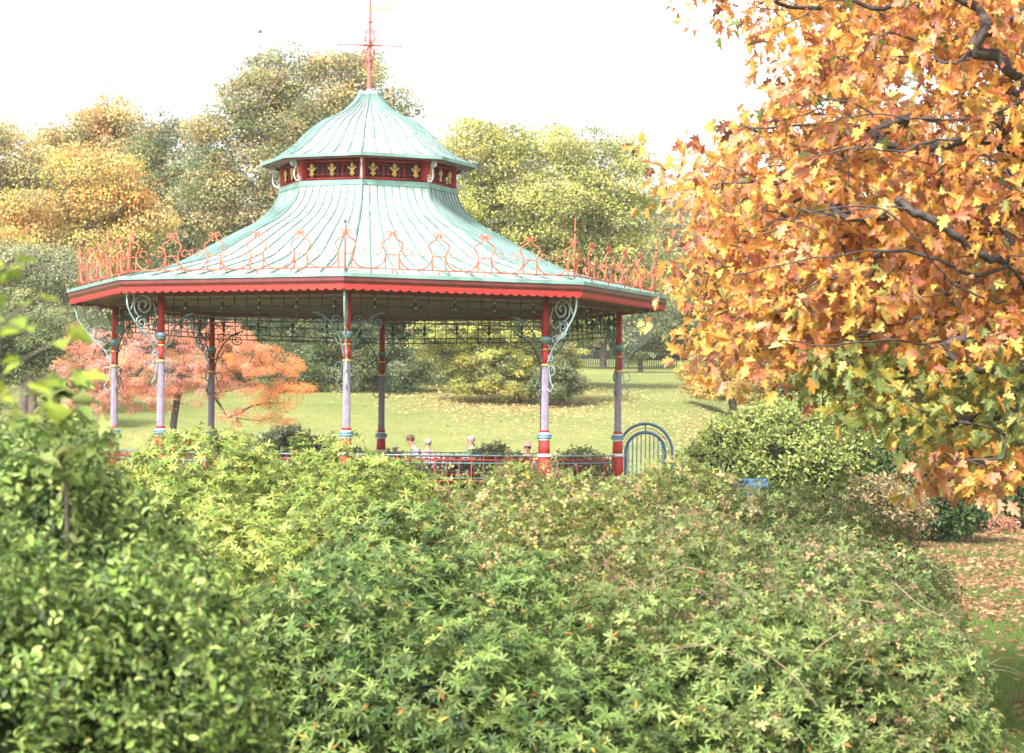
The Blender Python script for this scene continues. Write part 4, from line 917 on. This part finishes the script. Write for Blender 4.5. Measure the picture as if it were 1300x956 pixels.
# long dry bramble canes over the thicket
def canes():
    root = empty('dry_canes', at(1080, 760, 16), 'long bare brown bramble canes arching over the right thicket', 'bramble'); off = np.array(root.location); mb = MB()
    def c3(pts): mb.tube([at(*q)-off for q in cat([np.array(p, float) for p in pts], 5)], [.0042]*(5*(len(pts)-1))+[.002], M['twig'], 5)
    c3([(1130, 735, 16.2), (1170, 770, 15.6), (1210, 790, 15.6), (1232, 820, 15.8), (1238, 860, 16)]); c3([(1040, 760, 16), (1110, 765, 15.5), (1180, 785, 15.6)]); c3([(1000, 870, 14), (1030, 830, 14), (1075, 800, 14.2), (1140, 790, 14.6)])
    c3([(820, 740, 15.6), (870, 720, 15.4), (930, 745, 15.4), (1000, 790, 15)]); c3([(970, 850, 14), (900, 820, 14), (830, 830, 14)]); c3([(1060, 700, 16.4), (1040, 730, 16), (1050, 790, 15.4)])
    c3([(1120, 720, 16.4), (1150, 700, 16.5), (1165, 690, 16.8)]); c3([(870, 640, 19), (840, 700, 17), (830, 740, 16)]); c3([(960, 820, 13.8), (1010, 860, 13.6), (1040, 900, 13.6)])
    mb.build('cane', root)
canes()

# ------------------------------------------------------------------ the oak
def oak():
    base = at(1352, 880, 20.6); off = np.array((base[0], 20.6, 0.)); root = empty('oak_tree', off, 'great orange leaved red oak with boughs reaching in from the right', 'tree')
    poly = [(855, -8), (890, 6), (945, 14), (990, 44), (955, 95), (950, 118), (1000, 128), (975, 150), (930, 172), (905, 215), (885, 240), (892, 262), (888, 290), (874, 325), (886, 352), (880, 395), (884, 430), (878, 452), (905, 462), (930, 445), (970, 452), (1000, 470), (1040, 492), (1080, 510), (1110, 525), (1150, 510), (1195, 540), (1180, 590), (1195, 612), (1230, 620), (1265, 605), (1290, 612), (1310, 580), (1700, 560), (1800, 300), (1750, -150), (1600, -420), (1200, -420), (1000, -300), (880, -120)]
    px_ = np.array(poly, float)
    def inside(x, y):
        c = np.zeros(len(x), bool); n = len(px_); j = n-1
        for i in range(n):
            xi, yi = px_[i]; xj, yj = px_[j]; cond = ((yi > y) != (yj > y)) & (x < (xj-xi)*(y-yi)/(yj-yi+1e-9)+xi); c ^= cond; j = i
        return c
    # open gaps in the crown (sky or the tree behind shows)
    holes = [(1200, 125, 75, 30), (1235, 190, 40, 18), (1080, 130, 25, 14), (1120, 205, 40, 14), (1100, 255, 18, 10), (985, 125, 30, 22), (1262, 250, 22, 18), (1055, 60, 14, 8), (1150, 250, 20, 8)]
    def sample(n, shrink=0):
        X = []; 
        while len(X) < n:
            x = rs.uniform(800, 1800, n); y = rs.uniform(-420, 650, n)
            dens = np.where((x < 1330) & (y > -40), 1., .22)*np.where((x < 1040) & (y < 270), .42, 1.)
            ok = inside(x, y) & (rs.rand(n) < dens)
            for h in holes: ok &= (((x-h[0])/h[2])**2+((y-h[1])/h[3])**2) > 1
            X += list(zip(x[ok], y[ok]))
        return np.array(X[:n])
    XY = sample(5200); a_ = math.radians(14); u_ = XY[:, 0]*math.cos(a_)-XY[:, 1]*math.sin(a_); v_ = XY[:, 0]*math.sin(a_)+XY[:, 1]*math.cos(a_)
    fld = np.sin(v_*.115+1.3*np.sin(u_*.013)+.6)+.8*np.sin(u_*.031+v_*.06)+.6*np.sin(v_*.23+u_*.02+2)+rs.normal(size=len(XY))*.45
    XY = XY[fld > .68]; XY = XY[:1480]; d = rs.uniform(18.2, 24.5, len(XY)); d = 21.5+(d-21.5)*np.clip(.35+(XY[:, 0]-820)/420, .35, 1)
    C = np.array([at(a, b, q) for a, b, q in zip(XY[:, 0], XY[:, 1], d)])
    limbs = [[(1360, 960, 22), (1350, 800, 22), (1340, 600, 22), (1330, 450, 22), (1318, 330, 22), (1303, 235, 22), (1300, 190, 22), (1302, 120, 22), (1310, 40, 22), (1320, -80, 22), (1330, -250, 22)]]
    br = [((6), [(1270, 187, 21.8), (1235, 176, 21.4), (1195, 186, 21.2), (1150, 190, 21), (1100, 180, 21), (1060, 190, 20.8)]), ((3), [(1290, 436, 21.5), (1240, 427, 21), (1190, 438, 20.8), (1130, 432, 20.6), (1060, 438, 20.2), (990, 432, 20)]),
          ((7), [(1270, 110, 22), (1232, 60, 22.5), (1180, 45, 22.6), (1120, 20, 22.8), (1060, 30, 23)]), ((5), [(1270, 160, 21), (1220, 152, 20.4), (1160, 150, 20), (1110, 144, 19.8), (1050, 155, 19.6)]),
          ((4), [(1280, 380, 21.2), (1240, 375, 20.6), (1200, 350, 20), (1160, 300, 19.6), (1110, 262, 19.4), (1040, 266, 19.2)]), ((2), [(1290, 560, 21), (1240, 540, 20.5), (1190, 530, 20.2), (1130, 500, 20)]), ((3), [(1280, 470, 22.5), (1200, 480, 23), (1120, 470, 23.4), (1060, 480, 23.8)]), ((4), [(1275, 330, 21), (1235, 318, 20.6), (1200, 290, 20.4), (1160, 268, 20.3), (1110, 262, 20.2), (1060, 270, 20.2), (1000, 262, 20.4)]), ((5), [(1280, 215, 21), (1255, 200, 20.8), (1225, 178, 20.6), (1180, 180, 20.5), (1140, 192, 20.5), (1085, 188, 20.4), (1030, 200, 20.4)]), ((3), [(1290, 345, 21), (1240, 350, 20.8), (1190, 330, 20.6), (1150, 318, 20.5), (1080, 322, 20.5), (1000, 335, 20.5), (930, 350, 20.8)]), ((8), [(1290, 95, 21), (1262, 70, 20.8), (1225, 68, 20.6)])]
    limbs = [[(a, b, 20.6) for a, b, c in limbs[0]]]; P = [at(*q) for q in limbs[0]]; P[0][2] = -.2; par = [-1]+list(range(len(P)-1))
    for j, pts in br:
        last = j; pp = cat([P[j]]+[at(q[0], q[1], q[2]-2.3+.35*(q[2] > 22)) for q in pts], 5)[1:]
        for q in pp: P.append(q+rs.normal(size=3)*.007); par.append(last); last = len(P)-1
    P, par, tips = grow_from(P, par, C[:1300], .22, skip=2, zs=2.3)
    wood('trunk', P, par, root, M['bark_dark'], off, .0052, 2.55, rmax=.3)
    nt_ = 4; C0 = C; C = np.repeat(C, nt_, 0)+rs.normal(size=(len(C)*nt_, 3))*np.array((.24, .24, .11)); per = 6; cdx = np.repeat(np.arange(len(C0)), nt_*per)
    D = rdir(len(C)); p, dr, out = clump_leaves(C, D, .11, per, .8, 0)
    n = len(p); pal = [(.57, .265, .06), (.50, .185, .065), (.61, .37, .09), (.28, .095, .05), (.54, .27, .16), (.59, .47, .16), (.17, .075, .04)]; ww = np.array([5, 3.1, 3.4, 2.0, 3.0, 1.1, 1.3])
    ww = ww/ww.sum(); ci = np.repeat(rs.choice(7, len(C), p=ww), per); cj = rs.choice(7, len(C0), p=ww)[cdx]; ci = np.where(rs.rand(n) < .5, ci, cj); mi = rs.choice(7, n, p=ww); pa = np.array(pal); col = pa[np.where(rs.rand(n) < .75, ci, mi)]
    qx = CX+p[:, 0]/p[:, 1]*F; qz = p[:, 2]; qy = HY-(p[:, 2]-EYE)/p[:, 1]*F
    # shaded lower boughs have not turned yet: green to olive leaves
    g = sstep(425, 470, qy+18*np.sin(qx*.03))*sstep(960, 1040, qx)*(1-sstep(545, 575, qy)*.95); g = (rs.rand(n) < g*.9+.04)
    col[g] = pick([(.17, .21, .06), (.24, .25, .07), (.12, .16, .05), (.40, .32, .06)], g.sum(), .12)
    col = col*(1+rs.normal(size=(n, 1))*.14)*(1+rs.normal(size=(n, 3))*.04)
    ax = norm(rdir(n)*.6+dr*.8+np.array((-.1, -.1, -.35))); ln = norm(rdir(n)*.75+np.array((0, -.2, .65)))
    leaves('crown', T_OAK, p-off, ax, ln, .112*rs.uniform(.5, 1.35, n), np.clip(col*1.12, .01, .9), M['leaf_thin'], root)
oak()

# ------------------------------------------------------------------ lawn detail
def on_ground(x, y, lift): return np.stack([x, y, ground_z(x, y)+lift], 1)
def lawn_stuff():
    n = 260000; y = 19+43*rs.rand(n)**1.25; u = np.where(rs.rand(n) < .55, rs.uniform(1120, 1330, n), rs.uniform(1330, 1900, n)); x = (u-CX)/F*y
    pos = on_ground(x, y, -.005); ax = norm(np.stack([rs.normal(size=n)*.35, rs.normal(size=n)*.35, np.ones(n)], 1))
    tag(leaves('grass', T_BLADE, pos, ax, rdir(n), rs.uniform(.035, .075, n)*(1+(y-19)*.012), pick([(.10, .17, .03), (.07, .13, .025), (.16, .20, .05)], n, .15), M['leaf']), kind='stuff')
    n = 20000; y = 18+51*rs.rand(n)**.8; u = np.where(rs.rand(n) < .5, rs.uniform(1080, 1340, n), rs.normal(1300, 260, n)); dens = (.05+.95*sstep(27, 42, y))*(0.62+.38*np.sin(y*.9+u*.02)); k = rs.rand(n) < dens; y = y[k]; u = u[k]; n = len(y); x = (u-CX)/F*y
    h = rs.rand(n)*2*PI; ax = np.stack([np.cos(h), np.sin(h), rs.normal(size=n)*.25], 1)
    tag(leaves('fallen_leaves', T_OAK, on_ground(x, y, .05), ax, np.stack([rs.normal(size=n)*.35, rs.normal(size=n)*.35, np.ones(n)], 1), rs.uniform(.09, .16, n), pick([(.30, .14, .08), (.22, .10, .055), (.40, .23, .13), (.42, .27, .14)], n, .2), M['leaf']), kind='stuff')
    n = 4200; u = rs.normal(650, 75, n); y = rs.normal(101, 4.5, n); u2 = np.concatenate([rs.uniform(560, 980, n//4), rs.normal(900, 40, n//4)]); y2 = np.concatenate([rs.uniform(76, 112, n//4), rs.normal(88, 5, n//4)]); u = np.concatenate([u, u2]); y = np.concatenate([y, y2]); k = (y > 84) | (u > 780); u = u[k]; y = y[k]; n = len(u); x = (u-CX)/F*y
    h = rs.rand(n)*2*PI; ax = np.stack([np.cos(h), np.sin(h), rs.normal(size=n)*.2], 1)
    tag(leaves('leaf_litter', T_CARD, on_ground(x, y, .06), ax, np.stack([rs.normal(size=n)*.4, rs.normal(size=n)*.4-.3, np.ones(n)], 1), rs.uniform(.08, .18, n), pick([(.40, .29, .12), (.48, .38, .18), (.30, .18, .09)], n, .2), M['leaf']), kind='stuff')
    n = 120000; u = rs.uniform(-20, 1010, n); y = 63+60*rs.rand(n)**1.2; x = (u-CX)/F*y
    ax = norm(np.stack([rs.normal(size=n)*.4, rs.normal(size=n)*.4, np.ones(n)], 1))
    tag(leaves('rough_grass', T_BLADE, on_ground(x, y, -.01), ax, rdir(n), rs.uniform(.06, .12, n), pick([(.22, .26, .085), (.17, .215, .065), (.29, .285, .12)], n, .15), M['leaf']), kind='stuff')
lawn_stuff()

# ------------------------------------------------------------------ light, air, camera
AZ = math.radians(-28); EL = math.radians(44)       # sun behind the camera's left shoulder, veiled by cloud
w = bpy.data.worlds.new('World'); scene.world = w; w.use_nodes = True; nt = w.node_tree; bg = nt.nodes['Background']
sky = N(nt, 'ShaderNodeTexSky'); sky.sky_type = 'NISHITA'; sky.sun_disc = False; sky.sun_elevation = EL; sky.sun_rotation = PI-AZ if False else math.radians(180+28)
sky.air_density = 1.0; sky.dust_density = 4.0; sky.ozone_density = 1.0
hs = N(nt, 'ShaderNodeHueSaturation'); hs.inputs['Saturation'].default_value = .12; hs.inputs['Value'].default_value = 1.0
nt.links.new(sky.outputs['Color'], hs.inputs['Color']); nt.links.new(hs.outputs['Color'], bg.inputs['Color']); bg.inputs['Strength'].default_value = .15
sd = bpy.data.lights.new('sun', 'SUN'); sd.energy = 3.0; sd.angle = math.radians(8); sd.color = (1, .95, .86)
so = bpy.data.objects.new('sun', sd); COL.objects.link(so)
# direction towards the sun: to the left of and behind the camera
sv = Vector((math.sin(AZ)*math.cos(EL), -math.cos(AZ)*math.cos(EL), math.sin(EL))); so.rotation_euler = sv.to_track_quat('Z', 'Y').to_euler()
mb = MB(); mb.box((10, 95, 21), 330, 260, 48, None); 
hm = bpy.data.materials.new('haze_air'); hm.use_nodes = True; hn = hm.node_tree; hn.nodes.remove(hn.nodes['Principled BSDF']); pv = hn.nodes.new('ShaderNodeVolumePrincipled')
pv.inputs['Color'].default_value = (.95, .97, 1, 1); pv.inputs['Density'].default_value = .00022; hn.links.new(pv.outputs['Volume'], hn.nodes['Material Output'].inputs['Volume'])
mb.mats = [hm]; mb.m = [0]*6; HAZE = True
if HAZE: tag(mb.build('haze'), kind='stuff')
cd = bpy.data.cameras.new('camera'); cam = bpy.data.objects.new('camera', cd); COL.objects.link(cam); scene.camera = cam
cam.location = (0, 0, EYE); cam.rotation_euler = (PI/2, -ROLL, 0); cd.sensor_width = 36; cd.lens = F/1300*36; cd.shift_y = (HY-478)/1300; cd.clip_start = .5; cd.clip_end = 4000
cd.dof.use_dof = True; cd.dof.focus_distance = 32; cd.dof.aperture_fstop = 4.5
vs_ = scene.view_settings; scene.display_settings.display_device = 'sRGB'; vs_.view_transform = 'Standard'; vs_.look = 'None'; vs_.gamma = 1; vs_.exposure = 1.65; vs_.use_curve_mapping = False
scene.render.engine = 'CYCLES'; cy = scene.cycles; cy.max_bounces = 7; cy.diffuse_bounces = 3; cy.glossy_bounces = 2; cy.transmission_bounces = 3; cy.volume_bounces = 1; cy.transparent_max_bounces = 6; cy.use_denoising = True; cy.caustics_reflective = False; cy.caustics_refractive = False
